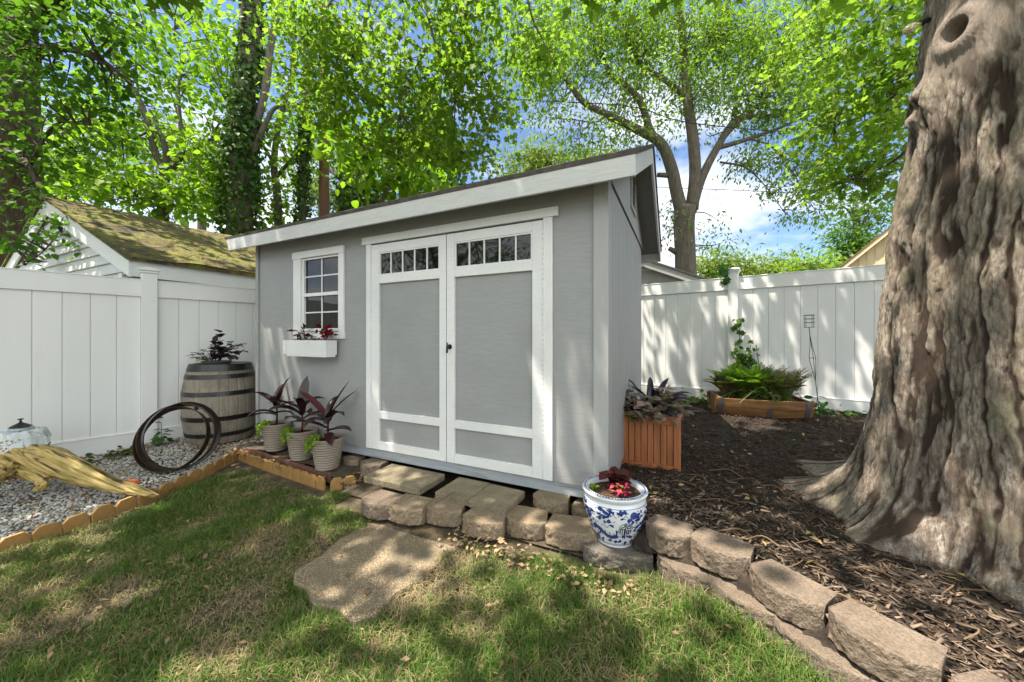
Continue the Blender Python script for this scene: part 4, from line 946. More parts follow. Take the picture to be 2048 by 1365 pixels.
lv1 = [(PI-.3,.55,.30,.045,.5,.20),(.2,1.25,.30,.05,.5,.22),(PI+.4,.95,.26,.05,1.3,.2),(2.2,.7,.28,.05,1.5,.18),(-.9,.8,.24,.05,1.8,.18),(.6,.6,.24,.045,1.6,.16),(-2.2,.45,.26,.05,1.4,.12),(PI,.25,.26,.04,1.2,.10),(-.2,.3,.22,.04,1.4,.12),(-1.5,1.0,.22,.05,1.8,.2),(1.4,1.3,.24,.05,.8,.2)]
lv2 = [(PI2,1.4,.33,.06,.35,.2),(PI+.2,.65,.30,.05,1.2,.2),(.15,1.0,.26,.045,1.9,.2),(-2.5,.7,.3,.055,1.6,.16),(-.7,.6,.25,.05,1.6,.16),(.5,.5,.24,.045,1.3,.12),(PI-.4,.35,.25,.045,1.2,.1),(-1.4,1.1,.24,.055,1.5,.2),(2.1,.9,.25,.05,1.2,.18)]
lv3 = [(PI-.1,.85,.36,.055,.35,.18),(.25,1.1,.36,.035,.15,.2),(.35,.85,.33,.035,.35,.2),(-.35,.3,.28,.055,.75,.08),(PI+.35,.5,.32,.05,.9,.1),(-.5,.85,.26,.06,1.9,.16),(-1.2,.7,.24,.06,2.0,.16),(PI-.5,.55,.25,.045,1.2,.14),(1.5,1.0,.25,.05,1.0,.2),(-2.0,.5,.25,.05,1.9,.16),(-.9,-.1,.2,.05,.9,.06)]
cordyline('potted_cordyline', 'burgundy cordyline in ribbed taupe pot, the one nearest the barrel', 553, 899, .150, 1, lv1, (0,))
cordyline('potted_cordyline', 'burgundy cordyline in ribbed taupe pot standing between its two twins', 604, 917, .140, 2, lv2, ())
cordyline('potted_cordyline', 'burgundy cordyline in ribbed taupe pot, the one nearest the doors', 655, 936, .132, 3, lv3, (0,))

# ------------------------------------------------------------------ scalloped edging pieces
EDGE = mat('ochre_concrete', (.27,.15,.05), (.37,.215,.075), scale=14, rough=.8, bmp=.5, bscale=90, c3=(.22,.13,.06), s3=8, lo3=.55, hi3=.75)
def edging_mesh(w, h, th, seed):
    rs = random.Random(seed); c1 = w*.22; poly = [(-w/2, -.05), (w/2, -.05), (w/2, h*.62), (w/2-c1, h), (-w/2+c1, h), (-w/2, h*.62)]
    poly = [(x+rs.uniform(-.002,.002), z+rs.uniform(-.003,.003)) for x, z in poly]
    return MB().ext(poly, 1, -th/2, th/2)
ORD = ['first','second','third','fourth','fifth','sixth','seventh','eighth','ninth','tenth','eleventh','twelfth','thirteenth','fourteenth','fifteenth','sixteenth','seventeenth']
def edging_row(pts, pitch, h, lab, grp, w=None):
    P = [Vector(p) for p in pts]; L = [0]
    for a, b in zip(P[:-1], P[1:]): L.append(L[-1] + (b-a).length)
    n = int(round(L[-1]/pitch)); out = []
    for k in range(n):
        s_ = (k+.5)*L[-1]/n; i = max(j for j in range(len(L)-1) if L[j] <= s_); d = (P[i+1]-P[i]).normalized(); p = P[i] + d*(s_-L[i])
        e = obj('edging_piece', edging_mesh((w or pitch*.93), h*random.uniform(.92,1.06), .022, k+len(lab)), EDGE, bevel=.003, world=False)
        e.location = (p.x, p.y, float(ground_z(p.x, p.y)) - .012); e.rotation_euler = (random.uniform(-.08,.08), random.uniform(-.05,.05), math.atan2(d.y, d.x)+random.uniform(-.05,.05))
        tag(e, lab(k, n) if callable(lab) else lab, 'garden edging', grp); out.append(e)
    return out
class Lab:
    def __init__(s, f): s.f = f
    def __call__(s, k, n): return s.f(k, n)
    def __len__(s): return 7
edging_row([(-4.08,2.10,0),(-3.86,1.75,0),(-3.705,1.38,0),(-3.62,1.0,0),(-3.584,.60,0),(-3.57,.34,0)], .128, .085, Lab(lambda k, n: f'{ORD[k]} ochre edging piece along the gravel, counting from the cordyline pots'), 'scalloped edging along the gravel bed')
edging_row([(-4.05,2.075,0),(-2.60,1.955,0)], .113, .085, Lab(lambda k, n: f'{ORD[k]} ochre edging piece below the cordylines, counting from the barrel'), 'scalloped edging in front of the pots')
e2 = edging_row([(-2.56,1.97,0),(-2.42,2.11,0)], .10, .08, Lab(lambda k, n: 'ochre edging piece turned towards the shed after the last pot, ' + ('beside the lawn corner' if k == 0 else 'beside the retaining blocks')), 'scalloped edging turning back to the shed')
mb = MB(); 
for k in range(7): 
    x0 = -4.0 + k*.2; mb.box(x0, x0+.19, 2.112-.083*(x0+4), 2.134-.083*(x0+4), .05, .132)
q = obj('brick_strip', mb, mat('red_brick', (.10,.05,.037), (.15,.075,.055), scale=12, rough=.9, bmp=.4), bevel=.004); tag(q, 'thin reddish brick strip laid behind the ochre edging below the pots', 'brick edging')

# ------------------------------------------------------------------ retaining blocks and step pavers
def blockmat(name, a, b, c_): return mat(name, a, b, scale=7, rough=.95, bmp=1.0, bscale=75, dist=.012, pit_shade=120, c3=c_, s3=2.6, lo3=.52, hi3=.74)
BLK = blockmat('tumbled_block', (.155,.12,.095), (.235,.185,.145), (.11,.085,.067))
BLKT = blockmat('tan_block', (.235,.18,.125), (.32,.25,.175), (.15,.118,.085))
PAV = blockmat('paver', (.22,.185,.13), (.31,.26,.18), (.14,.125,.085))
def block_mesh(w, dp, h, seed, bulge=.045, taper=.40):
    """split-face block: curved rough front, tapered tail; front faces -y"""
    nx, nz = 26, 8; rs = np.random.default_rng(seed); xs = np.linspace(-w/2, w/2, nx)
    prof = -dp/2 + bulge*(np.abs(xs/(w/2))**2.6); V = []; F = []
    for j in range(nz):
        z = h*j/(nz-1)
        for i in range(nx):
            r = (vnoise(np.array([xs[i]*55+seed*3.1]), np.array([z*55+9.]), seed % 50)[0]-.5)*.012 + (vnoise(np.array([xs[i]*160+seed]), np.array([z*160+9.]), 7)[0]-.5)*.012
            k = 0 if (j == nz-1) else 1; V.append((xs[i]+(r*.3 if 0 < i < nx-1 else 0), prof[i] + r*(1 if j not in (nz-1,) else .45) + (.004 if j == nz-1 else 0), z))
    for j in range(nz-1):
        for i in range(nx-1): F.append((j*nx+i, j*nx+i+1, (j+1)*nx+i+1, (j+1)*nx+i))
    nb = len(V); tw = w*taper
    V += [(tw, dp/2, 0), (-tw, dp/2, 0), (tw, dp/2, h), (-tw, dp/2, h)]
    top = [(nz-1)*nx+i for i in range(nx)]; bot = [i for i in range(nx)]
    F.append(tuple(top + [nb+2, nb+3])); F.append(tuple(bot[::-1] + [nb+1, nb]))
    F.append(tuple([j*nx+nx-1 for j in range(nz)][::-1][::-1] + [nb+2, nb])[::1]); F.append(tuple([nb+1, nb+3] + [j*nx for j in range(nz)][::-1])); F.append((nb, nb+2, nb+3, nb+1))
    return MB().add(V, F)
bk = [0]
def block(x, y, z, rz, lab, w=.29, dp=.19, h=.10, m=BLK, grp='concrete retaining blocks', bulge=.045, tilt=(0,0), taper=.40):
    bk[0] += 1; o = obj('retaining_block', block_mesh(w, dp, h, bk[0]*13 % 97 + 1, bulge, taper), m, smooth=False, bevel=.004, world=False)
    me_ = o.data; me_.polygons.foreach_set('use_smooth', np.ones(len(me_.polygons), bool)); me_.set_sharp_from_angle(angle=math.radians(50))
    o.location = (x, y, z); o.rotation_euler = (tilt[0], tilt[1], rz); tag(o, lab, 'retaining block', grp); return o
W = 'slab steps'
front = [((762,996),(800,1025),.0,'dark lower block under the left corner of the large step paver'),
         ((820,1006),(0,0),.08,'lower block just right of the darkest corner block, under the large paver'),
         ((893,1008),(0,0),.15,'lower block below the gap between the large paver and the twin pavers'),
         ((972,1031),(0,0),.12,'lower block below the right twin paver, a straw across its edge'),
         ((1054,1030),(0,0),.10,'lower block with grass tuft, right of the twin pavers'),
         ((1143,1050),(0,0),.18,'widest lower block immediately left of the blue and white pot')]
for i, ((px, py), _, rz, lab) in enumerate(front):
    p = on_z(px, py, .145); block(p.x, p.y + .0, .045 + .0035*(i % 2), rz, lab, w=(.25, .275, .272, .268, .272, .295)[i], dp=.20, m=BLKT if i > 0 else BLK)
p = on_z(1105, 995, .19); block(p.x, p.y, .12, -.02, 'upper block touching the shed skirt behind the grass-tufted block', w=.24, dp=.17, h=.085, m=BLKT)
p = on_z(1180, 1013, .165); block(p.x, p.y, .085, .05, 'short upper block tucked against the shed behind the blue and white pot', w=.22, dp=.16, h=.085, m=BLKT)
p = on_z(704, 916, .17); block(p.x, p.y+.02, .08, .1, 'small tan block beside the last cordyline pot', w=.17, dp=.16, h=.09, m=BLKT)
p = on_z(748, 924, .19); block(p.x, p.y, .09, .05, 'grey-mauve block wedged between small tan block and large paver', w=.22, dp=.17, h=.10)
block(-.33, 2.05, .02, .15, 'dark block carrying the blue and white pot', w=.36, dp=.24, h=.085, m=blockmat('dark_block', (.12,.105,.09), (.17,.15,.13), (.09,.08,.065)))  # darker block colours than the rest of the wall
U = [(-.062, 2.062, -.22), (.165, 1.990, -.38), (.392, 1.815, -.69), (.610, 1.628, -.70), (.835, 1.425, -.75)]
UL = ['first', 'second', 'third', 'fourth', 'fifth']
for i, (x, y, rz) in enumerate(U):
    block(x, y, .148 + (0,.007,-.004,.006,.001)[i], rz + random.uniform(-.05,.05), f'{UL[i]} upper curved-wall block from the blue and white pot, edging the mulch', w=(.225,.262,.272,.272,.285)[i], dp=.185, h=.105, grp='upper course of the curved retaining wall', bulge=.062, taper=.43)
for i, ((x, y, rz), (x2, y2, r2)) in enumerate(zip(U[:-1], U[1:])):
    mx, my, r = (x+x2)/2, (y+y2)/2, (rz+r2)/2; nx_, ny_ = math.sin(r), -math.cos(r)
    block(mx+nx_*.038, my+ny_*.038, .032 + .004*(i % 2), r, f'{UL[i]} half-buried lower curved-wall block from the pot, below the upper course', w=.30, dp=.19, h=.10, m=BLK, grp='lower course of the curved retaining wall', taper=.45)
def paver(cx, cy, wx, wy, z, rz, lab, seed):
    mb = MB().box(-wx/2, wx/2, -wy/2, wy/2, 0, .05); o = obj('step_paver', mb, PAV, bevel=.007, world=False); o.location = (cx, cy, z); o.rotation_euler = (.01, random.uniform(-.012,.012), rz); tag(o, lab, 'paver', 'flat pavers making the step')
paver(-1.93, 2.13, .54, .30, .142, .0, 'largest flat step paver, dappled with sun below the left door', 1)
paver(-1.405, 2.145, .275, .29, .138, -.02, 'left one of the twin pavers under the meeting of the doors', 2)
paver(-1.122, 2.125, .275, .29, .142, -.03, 'right one of the twin pavers with a broken-looking sunlit corner', 3)

# ------------------------------------------------------------------ blue and white porcelain pot
def pot_r(z):
    zs = [0, .012, .05, .10, .16, .205, .235, .25, .26, .272, .285]; rs = [.102, .104, .122, .147, .167, .175, .172, .163, .160, .178, .181]
    return float(np.interp(z, zs, rs))
pc = Vector((-.352, 2.098, .107))
bw = thing('porcelain_pot', 'blue and white porcelain pot of coleus at the shed corner', 'plant pot', tuple(pc))
GLAZE = mat('white_glaze', (.66,.70,.76), (.72,.75,.79), scale=6, rough=.12, spec=.6); BLUE = mat('cobalt_glaze', (.010,.025,.16), (.03,.06,.26), scale=20, rough=.12, spec=.6); NAVY = mat('navy_glaze', (.015,.02,.07), rough=.15, spec=.6)
prof = [(0,0)] + [(pot_r(z), z) for z in np.linspace(0, .285, 40)] + [(.178,.290),(.150,.291),(.146,.286),(.143,.25),(0,.245)]
obj('pot', MB().lathe(prof, 72), GLAZE, bw, smooth='auto', world=False)
obj('soil', MB().lathe([(0,.268),(.07,.272),(.144,.262)], 40), mat('bark_soil', (.03,.018,.012), (.16,.08,.04), scale=70, lo=.45, hi=.7, rough=.9, bmp=1, bscale=120, dist=.012), bw, smooth=True, world=False)
fa = math.atan2(-pc.y, -pc.x)                       # azimuth facing the viewer
def onpot(u, z, e=.0012): a = fa + u/.165; r = pot_r(z) + e; return (r*math.cos(a), r*math.sin(a), z)
pat = MB(); rs = random.Random(5)
def patch(pts): 
    n = len(pts); cx = sum(p[0] for p in pts)/n; cz = sum(p[1] for p in pts)/n; v = [onpot(cx, cz)] + [onpot(*p) for p in pts]; pat.add(v, [(0, i+1, (i+1) % n + 1) for i in range(n)])
def blot(u, z, r, k=7): patch([(u + r*(1+.45*math.sin(i*2.3+u*90))*math.cos(2*PI*i/k), z + .8*r*(1+.45*math.cos(i*1.7+z*90))*math.sin(2*PI*i/k)) for i in range(k)])
def strip(pts, w, target=None):
    P = smooth_path(pts, 4); v = []; f = []
    for i, p in enumerate(P):
        d = P[min(i+1, len(P)-1)] - P[max(i-1, 0)]; l = np.linalg.norm(d)+1e-9; nx_, nz_ = -d[1]/l*w/2, d[0]/l*w/2; v += [onpot(p[0]+nx_, p[1]+nz_, .0016), onpot(p[0]-nx_, p[1]-nz_, .0016)]
    for i in range(len(P)-1): f.append((2*i, 2*i+1, 2*i+3, 2*i+2))
    (target or pat).add(v, f)
em_u, em_z, em_r = .062, .128, .038
for k in range(520):
    u = rs.uniform(-.5, .5); z = rs.uniform(.03, .232)
    if (u-em_u)**2 + (z-em_z)**2 < (em_r+.008)**2 or (-.12 < u < .03 and .055 < z < .125): continue
    blot(u, z, rs.choice([.004, .006, .009, .012, .014]), 8)
for k in range(110):
    u = rs.uniform(-.5, .5); z = rs.uniform(.04, .22)
    if (u-em_u)**2 + (z-em_z)**2 < (em_r+.016)**2: continue
    strip([(u, z), (u+.012, z+.012*rs.choice((-1,1))), (u+.026, z+rs.uniform(-.01,.01))], .0022)
strip([(-.115,.118),(-.085,.108),(-.06,.085),(-.03,.072),(0,.075),(.02,.085)], .024); strip([(0,.075),(.012,.1),(.01,.122)], .009); strip([(.012,.1),(.022,.118)], .005)
for k in range(5): strip([(-.10+k*.025,.10-k*.007),(-.105+k*.025,.122-k*.006)], .005)
strip([(-.08,.1),(-.1,.075),(-.12,.07)], .008); strip([(-.02,.07),(-.03,.05),(-.05,.045)], .008)
patch([(.098+.021*math.cos(i*PI/7), .205+.020*math.sin(i*PI/7)) for i in range(14)])
for z in (.015, .022, .238): strip([(-.53+i*.053, z) for i in range(21)], .0025)
obj('painted_pattern', pat, BLUE, bw, world=False)
em = MB()
def S(*pts, w=.0052): strip([(em_u + x*em_r, em_z + y*em_r) for x, y in pts], w, em)
S(*[(math.cos(i*PI/12), math.sin(i*PI/12)) for i in range(25)], w=.003)
S((-.88,.08),(-.08,.08)); S((-.25,.9),(-.28,.5),(-.8,.25)); S((-.28,.6),(-.08,.62)); S((-.5,.05),(-.5,-.8)); S((-.78,.05),(-.78,-.5)); S((-.2,.05),(-.2,-.9)); S((-.06,.95),(-.06,-.95))
S((.12,.72),(.62,.72)); S((.14,.5),(.14,.2)); S((.14,.5),(.72,.5)); S((.72,.5),(.72,.2)); S((.1,.2),(.84,.2)); S((.14,-.1),(.14,-.75)); S((.14,-.1),(.8,-.1)); S((.8,-.1),(.8,-.5)); S((.14,-.42),(.8,-.42)); S((.46,-.1),(.46,-.75)); S((.14,-.72),(.6,-.72))
obj('emblem', em, NAVY, bw, world=False)
rp = MB(); 
for k in range(64):
    a = 2*PI*k/64; r0, r1 = .156, .173; da = .035 if k % 4 else .055
    rp.add([(r*math.cos(b), r*math.sin(b), .2925) for r, b in ((r0+.003,a-da),(r1-.003,a-da*.6),(r1-.002,a+da*.7),(r0+.004,a+da*.5))], [(0,1,2,3)])
for r in (.1525,.1755): rp.lathe([(r,.2922),(r+.0018,.2922)], 72)
obj('rim_pattern', rp, BLUE, bw, world=False)
stems('dark_coleus', bw, rd(.02,.06,.27), [rd(.02,.05,.36), rd(.07,.05,.33), rd(-.03,.07,.33), rd(.05,.0,.32), rd(.08,.09,.34), rd(0,.02,.30)], 3, 'broad', .062, REDDARK, spread=.02)
PINK = leafmat('coleus_pink', [(.55,.03,.16),(.42,.02,.11),(.10,.18,.03),(.50,.10,.08),(.6,.06,.22)], .25, tcol=(1.2,.8,.7))
stems('pink_coleus', bw, rd(.015,-.045,.265), [rd(.015,-.05,.32), rd(.05,-.05,.31), rd(-.02,-.07,.295), rd(.04,-.09,.295), rd(.01,-.09,.30), rd(.06,-.02,.31), rd(-.015,-.03,.31)], 3, 'oval', .036, PINK, spread=.015)
stems('lime_seedling', bw, rd(-.11,.0,.265), [rd(-.11,-.01,.295), rd(-.12,.02,.29)], 3, 'broad', .024, JENNY, spread=.01)

# ------------------------------------------------------------------ square cedar planter
CEDAR = mat('cedar', (.30,.105,.04), (.42,.165,.07), scale=5, rough=.55, bmp=.4, bscale=14, stretch=(7,7,.5), c3=(.22,.075,.03), s3=2, lo3=.5, hi3=.8)
sq = thing('square_planter', 'square slatted cedar planter with purple and pink-speckled plants beside shed wall', 'planter', (-.232, 3.235, .215)); hw = .193; H = .42
for sx in (-1, 1):
    for sy in (-1, 1): obj('corner_post', MB().box(sx*hw-.025, sx*hw+.025, sy*hw-.025, sy*hw+.025, -.03, H), CEDAR, sq, bevel=.003, world=False)
for s_ in range(4):
    mb = MB(); n = 7; w = (2*hw-.052)/n
    Rz = Matrix.Rotation(s_*PI/2, 3, 'Z'); m2 = MB()
    for k in range(n): m2.box(-hw+.026+k*w+.0022, -hw+.026+(k+1)*w-.0022, -hw-.006, -hw+.006, .04, H-.065)
    obj('slat_panel', MB().add([tuple(Rz @ Vector(v)) for v in m2.v], m2.f), CEDAR, sq, bevel=.0015, world=False)
    for za_, zb_ in ((H-.0645, H-.002), (-.03, .0395)):
        m2 = MB().box(-hw+.0255, hw-.0255, -hw-.021, -hw+.012, za_, zb_); obj('rail', MB().add([tuple(Rz @ Vector(v)) for v in m2.v], m2.f), CEDAR, sq, bevel=.003, world=False)
obj('soil', MB().box(-hw+.013, hw-.013, -hw+.013, hw-.013, .3, H-.04), POTSOIL, sq, world=False)
SHIELD = leafmat('purple_strap', [(.018,.014,.03),(.035,.022,.05),(.05,.03,.06),(.03,.03,.045)], .12, rough=.25, spec=.6, tcol=(1.2,.7,1.2))
mb = MB(); az0 = math.atan2(R_[1], R_[0])
for (r, d, z, az, el, L, w, dr) in [(-.1,-.05,0,PI-.1,.9,.33,.055,1.1),(-.08,-.08,0,PI+.3,.6,.30,.055,1.2),(-.1,.0,0,PI-.4,.7,.3,.05,1.3),(-.02,-.05,.02,PI,1.2,.33,.05,1.2),(.05,-.05,.03,0,1.0,.33,.06,1.6),(.03,-.08,.03,-.6,1.0,.30,.065,1.9),(.08,.02,.03,.2,.8,.33,.055,1.5),(.0,.05,.03,1.2,1.2,.35,.055,1.0),(.05,.05,.03,.6,1.2,.34,.055,.9),(-.02,-.1,.0,-1.3,.7,.28,.06,1.9),(.1,-.06,.0,-.3,.5,.33,.05,1.2),(-.05,.05,.04,2.3,1.2,.34,.05,.9),(.02,.0,.05,-1.9,1.2,.3,.06,1.6)]:
    strap(mb, rd(r, d, H-.04+z), az0+az, el, L, w*1.1, dr, .2)
obj('purple_leaves', mb, SHIELD, sq, smooth=True, world=False)
def speckle():
    m = leafmat('speckled_leaf', [(.18,.20,.13),(.38,.27,.25),(.48,.33,.33),(.20,.21,.11),(.32,.32,.25)], .2); nt = m.node_tree; p = nt.nodes['Principled BSDF']
    old = p.inputs['Base Color'].links[0].from_socket; vo = N(nt, 'ShaderNodeTexVoronoi'); vo.inputs['Scale'].default_value = 150; nt.links.new(coords(nt), vo.inputs[0])
    nt.links.new(mixc(nt, ramp(nt, vo.outputs[0], .3, .55), (.30,.22,.2), old), p.inputs['Base Color']); 
    nt.links.new(mixc(nt, ramp(nt, vo.outputs[0], .40, .52), mixc(nt, .6, old, (.42,.30,.30)), mixc(nt, .5, old, (.02,.035,.015))), p.inputs['Base Color']); return m
SPK = speckle()
stems('speckled_foliage', sq, (0,-.12,H-.05), [rd(r, d, H+z) for r, d, z in [(-.22,-.12,.10),(-.17,-.2,.06),(-.1,-.22,.03),(-.03,-.26,.0),(.05,-.25,-.01),(.12,-.24,.02),(.18,-.16,.06),(.2,-.08,.1),(-.2,-.02,.13),(-.12,-.12,.14),(-.02,-.15,.12),(.08,-.14,.13),(.15,-.02,.14),(.0,-.2,.06),(-.14,-.2,.1),(.06,-.2,.08),(-.07,-.17,.12),(.14,-.18,.09),(.2,-.14,.02),(-.2,-.16,.02),(.02,-.1,.17),(-.16,.02,.17),(.1,-.05,.18)]], 5, 'broad', .07, SPK, spread=.10)
stems('green_foliage', sq, rd(-.14,-.06,H-.05), [rd(-.25,-.1,H+.02), rd(-.24,-.16,H-.02), rd(-.19,-.22,H-.03)], 4, 'oval', .055, L_DRK, spread=.03)
stems('violet_flowers', sq, rd(.12,.04,H), [rd(.15,.03,H+.20), rd(.19,.02,H+.17)], 2, 'broad', .022, leafmat('violet', [(.25,.03,.30),(.35,.06,.4)], .3, tcol=(1.1,.7,1.1)), spread=.01)

# ------------------------------------------------------------------ half-barrel planter with ferns
OAK = mat('wet_oak', (.17,.085,.033), (.30,.165,.065), scale=5, rough=.5, bmp=.5, bscale=20, stretch=(.7,8,8), c3=(.09,.045,.02), s3=2, lo3=.5, hi3=.75)
GALV = mat('grey_strap', (.12,.125,.135), (.18,.185,.195), scale=9, rough=.5, metal=.5, bmp=.2)
hbp = on_z(1512, 832, .285)
hb = thing('half_barrel_planter', 'barrel halved lengthwise as fern planter before the right fence', 'planter', (hbp.x, hbp.y, .215), None, YAW-.32)
Lh = .49
def hr(x): return .325 - .04*(x/Lh)**2
ST = MB(); n = 9; q = 12
for k in range(n):
    a0 = PI + PI*k/n + .014; a1 = PI + PI*(k+1)/n - .014; vs = []; 
    for i in range(q+1):
        x = -Lh + 2*Lh*i/q; r = hr(x)
        for rr, a in ((r, a0), (r, a1), (r-.026, a1), (r-.026, a0)): vs.append((x, rr*math.cos(a), .315 + rr*math.sin(a)*.98))
    fs = [(0,1,2,3)[::-1], tuple(q*4+j for j in range(4))]
    for i in range(q):
        for j in range(4): fs.append((i*4+j, i*4+(j+1) % 4, (i+1)*4+(j+1) % 4, (i+1)*4+j))
    ST.add(vs, fs)
obj('staves', ST, OAK, hb, bevel=.002, world=False)
for x in (-Lh+.035, Lh-.06):
    r = hr(x)-.028; poly = [(0+r*math.cos(PI+PI*k/16), .315+r*math.sin(PI+PI*k/16)*.98) for k in range(17)]
    obj('end_board', MB().ext(poly, 0, x, x+.025), OAK, hb, world=False)
for x, top in ((-Lh+.055, .30), (.06, .215), (Lh-.06, .30)):
    mb = MB(); vs = []; m_ = 17
    a_s = [PI + (0.0 if top > .25 else .36) + (PI-(0 if top > .25 else .36)*1)*k/(m_-1) for k in range(m_)]
    for a in a_s:
        for dx in (-.024, .024):
            r = hr(x+dx)+.003; xx = x+dx+(-.02*math.sin(a-PI)*0); vs.append((xx, r*math.cos(a), .315+r*math.sin(a)*.98))
    for a in a_s:
        for dx in (-.024, .024):
            r = hr(x+dx)+.0005; vs.append((x+dx, r*math.cos(a), .315+r*math.sin(a)*.98))
    fs = [(2*i, 2*i+1, 2*i+3, 2*i+2) for i in range(m_-1)]; o_ = 2*m_; fs += [(2*i, 2*i+2, o_+2*i+2, o_+2*i) for i in range(m_-1)] + [(2*i+1, o_+2*i+1, o_+2*i+3, 2*i+3) for i in range(m_-1)]
    obj('hoop', MB().add(vs, fs), GALV, hb, smooth='auto', world=False)
obj('soil', MB().box(-Lh+.065, Lh-.065, -.235, .235, .2, .285), POTSOIL, hb, world=False)
def fern(name, parent, bases, n, L, m, size, pinn=17):
    pos, ax, nr, sz = [], [], [], []; mb = MB()
    for k in range(n):
        b = np.array(random.choice(bases)); az = random.uniform(0, 2*PI); el = random.uniform(1.0, 1.5); p = b.copy(); l = L*random.uniform(.7, 1.1); dr = random.uniform(.6, 1.5); P = [p.copy()]
        for i in range(pinn):
            p = p + np.array([math.cos(az)*math.cos(el), math.sin(az)*math.cos(el), math.sin(el)])*l/pinn; el -= dr/pinn; P.append(p.copy())
        mb.tube(P[::2], .0025, 4, False)
        for i in range(2, pinn+1):
            d = P[i]-P[i-1]; d /= np.linalg.norm(d); t = i/pinn; s0 = np.array([-math.sin(az), math.cos(az), 0]); up = np.cross(s0, d); up = up if up[2] > 0 else -up
            for s_ in (-1, 1): pos.append(P[i]); ax.append(s0*s_+d*.45+up*.1); nr.append(up+RNG.normal(size=3)*.15); sz.append(size*math.sin(PI*(.12+.84*t)))
    V, F = scatter('fold', np.array(pos), np.array(ax), np.array(nr), np.array(sz)); V, F = merge([(V, F), (np.array(mb.v), [np.array([f for f in mb.f if len(f) == 4])])])
    return link(name, npmesh(name, V, F), m, parent, world=False)
FERN = leafmat('fern', [(.10,.20,.03),(.18,.31,.05),(.14,.25,.04)], .4); FERN2 = leafmat('fern_silver', [(.17,.17,.10),(.28,.27,.18),(.19,.14,.11),(.22,.25,.13)], .35); FERND = leafmat('fern_dark', [(.02,.07,.02),(.035,.10,.03)], .3)
fern('bright_fern', hb, [(-.14,-.05,.28),(-.05,-.08,.28),(-.2,.02,.28)], 90, .52, FERN, .10)
fern('painted_fern', hb, [(.2,-.02,.28),(.3,.0,.28),(.1,.05,.28)], 80, .50, FERN2, .08)
fern('painted_fern', hb, [(-.33,.02,.28)], 34, .40, FERN2, .075)
fern('dark_fern', hb, [(.06,.08,.28)], 20, .52, FERND, .06)
stems('leafy_mound', hb, (.0,-.04,.28), [(random.uniform(-.38,.38), random.uniform(-.2,.12), .34+random.uniform(0,.16)) for k in range(34)], 5, 'oval', .055, leafmat('mound_leaf', [(.12,.22,.04),(.20,.31,.07),(.26,.28,.14),(.15,.25,.05)], .4), spread=.2)
stems('lobed_foliage', hb, (.08,-.15,.28), [(.02,-.22,.34),(.12,-.24,.36),(.2,-.2,.38),(.28,-.2,.36),(.16,-.16,.42),(.05,-.18,.38)], 3, 'maple', .075, leafmat('pale_lobed', [(.16,.22,.06),(.25,.29,.10)], .35), spread=.05)

# ------------------------------------------------------------------ wire candle stake
sp_ = on_z(1640, 836, .285); stk = thing('garden_stake', 'slim twisted black wire stake with candle cage beside the half barrel', 'garden stake', tuple(sp_))
tp = np.array(at(1618, 655, 4.30)) - np.array(sp_); 
def along(t, r, d=0): return tuple(tp*t + R_*r + D_*d)
mb = MB(); mb.tube([along(-.04,0), along(.42,0)], .0045, 6)
for a in (0, 2.1, 4.2):
    mb.tube(smooth_path([along(.40,0), along(.52,.018*math.cos(a),.018*math.sin(a)), along(.66,.034*math.cos(a),.034*math.sin(a)), along(.79,.012*math.cos(a),.012*math.sin(a)), along(.93,0)], 4), .0032, 5)
mb.tube([along(.66,.034*math.cos(a),.034*math.sin(a)) for a in np.linspace(0, 2*PI, 13)], .0022, 4, False); mb.tube([along(.90,0), along(.94,0)], .004, 6); obj('stem', mb, BLACK, stk, smooth=True, world=False)
mb = MB(); z0_ = tp + np.array([0,0,0]); 
for h_ in (0, .055, .10, .145): mb.tube([tuple(z0_ + R_*.052*math.cos(a) + D_*.052*math.sin(a) + np.array([0,0,h_])) for a in np.linspace(0, 2*PI, 21)], .0028, 5, False)
for a in np.arange(4)*PI/2+.3: mb.tube([tuple(z0_ + R_*.052*math.cos(a) + D_*.052*math.sin(a)), tuple(z0_ + R_*.052*math.cos(a) + D_*.052*math.sin(a) + np.array([0,0,.145]))], .0028, 5); 
for a in np.arange(3)*PI/3: mb.tube([tuple(z0_ + R_*.052*math.cos(a) + D_*.052*math.sin(a)), tuple(z0_ - R_*.052*math.cos(a) - D_*.052*math.sin(a))], .0025, 5)
mb.tube([along(.93,0), tuple(z0_)], .004, 6); obj('cage', mb, BLACK, stk, smooth=True, world=False)
# ------------------------------------------------------------------ the big maple: furrowed trunk, root flare, spreading crown
TC = np.array([1.56, 2.63])
big = thing('maple_tree', 'massive maple with grey furrowed bark, knothole and flaring roots at right', 'tree', (TC[0], TC[1], .2))
nt_, nz_ = 840, 820
th = np.linspace(0, 2*PI, nt_, endpoint=False); zz = .06 + (np.linspace(0, 1, nz_)**1.25)*5.6
TH, ZZ = np.meshgrid(th, zz, indexing='ij')
Rz_ = np.interp(ZZ, [0,.3,.6,1.18,1.78,2.23,2.54,3.2,4.5,5.7], [.535,.535,.55,.55,.515,.455,.425,.375,.35,.34])
def lobe(a0, wid): 
    d = np.angle(np.exp(1j*(TH-a0))); return np.exp(-(d/wid)**2)
for a0, wid, L_, hz in ((math.radians(124), .20, .42, .12), (math.radians(122), .34, .30, .25), (math.radians(152), .26, .42, .14), (math.radians(172), .34, .22, .30), (math.radians(-160), .22, .26, .16), (math.radians(-124), .26, .16, .18), (math.radians(-84), .30, .45, .16), (math.radians(-30), .5, .5, .25), (math.radians(50), .5, .5, .25)):
    Rz_ = Rz_ + lobe(a0, wid)*L_*np.exp(-np.maximum(0, ZZ-.24)/hz)
P_ = 2*PI; tw = TH + .10*ZZ
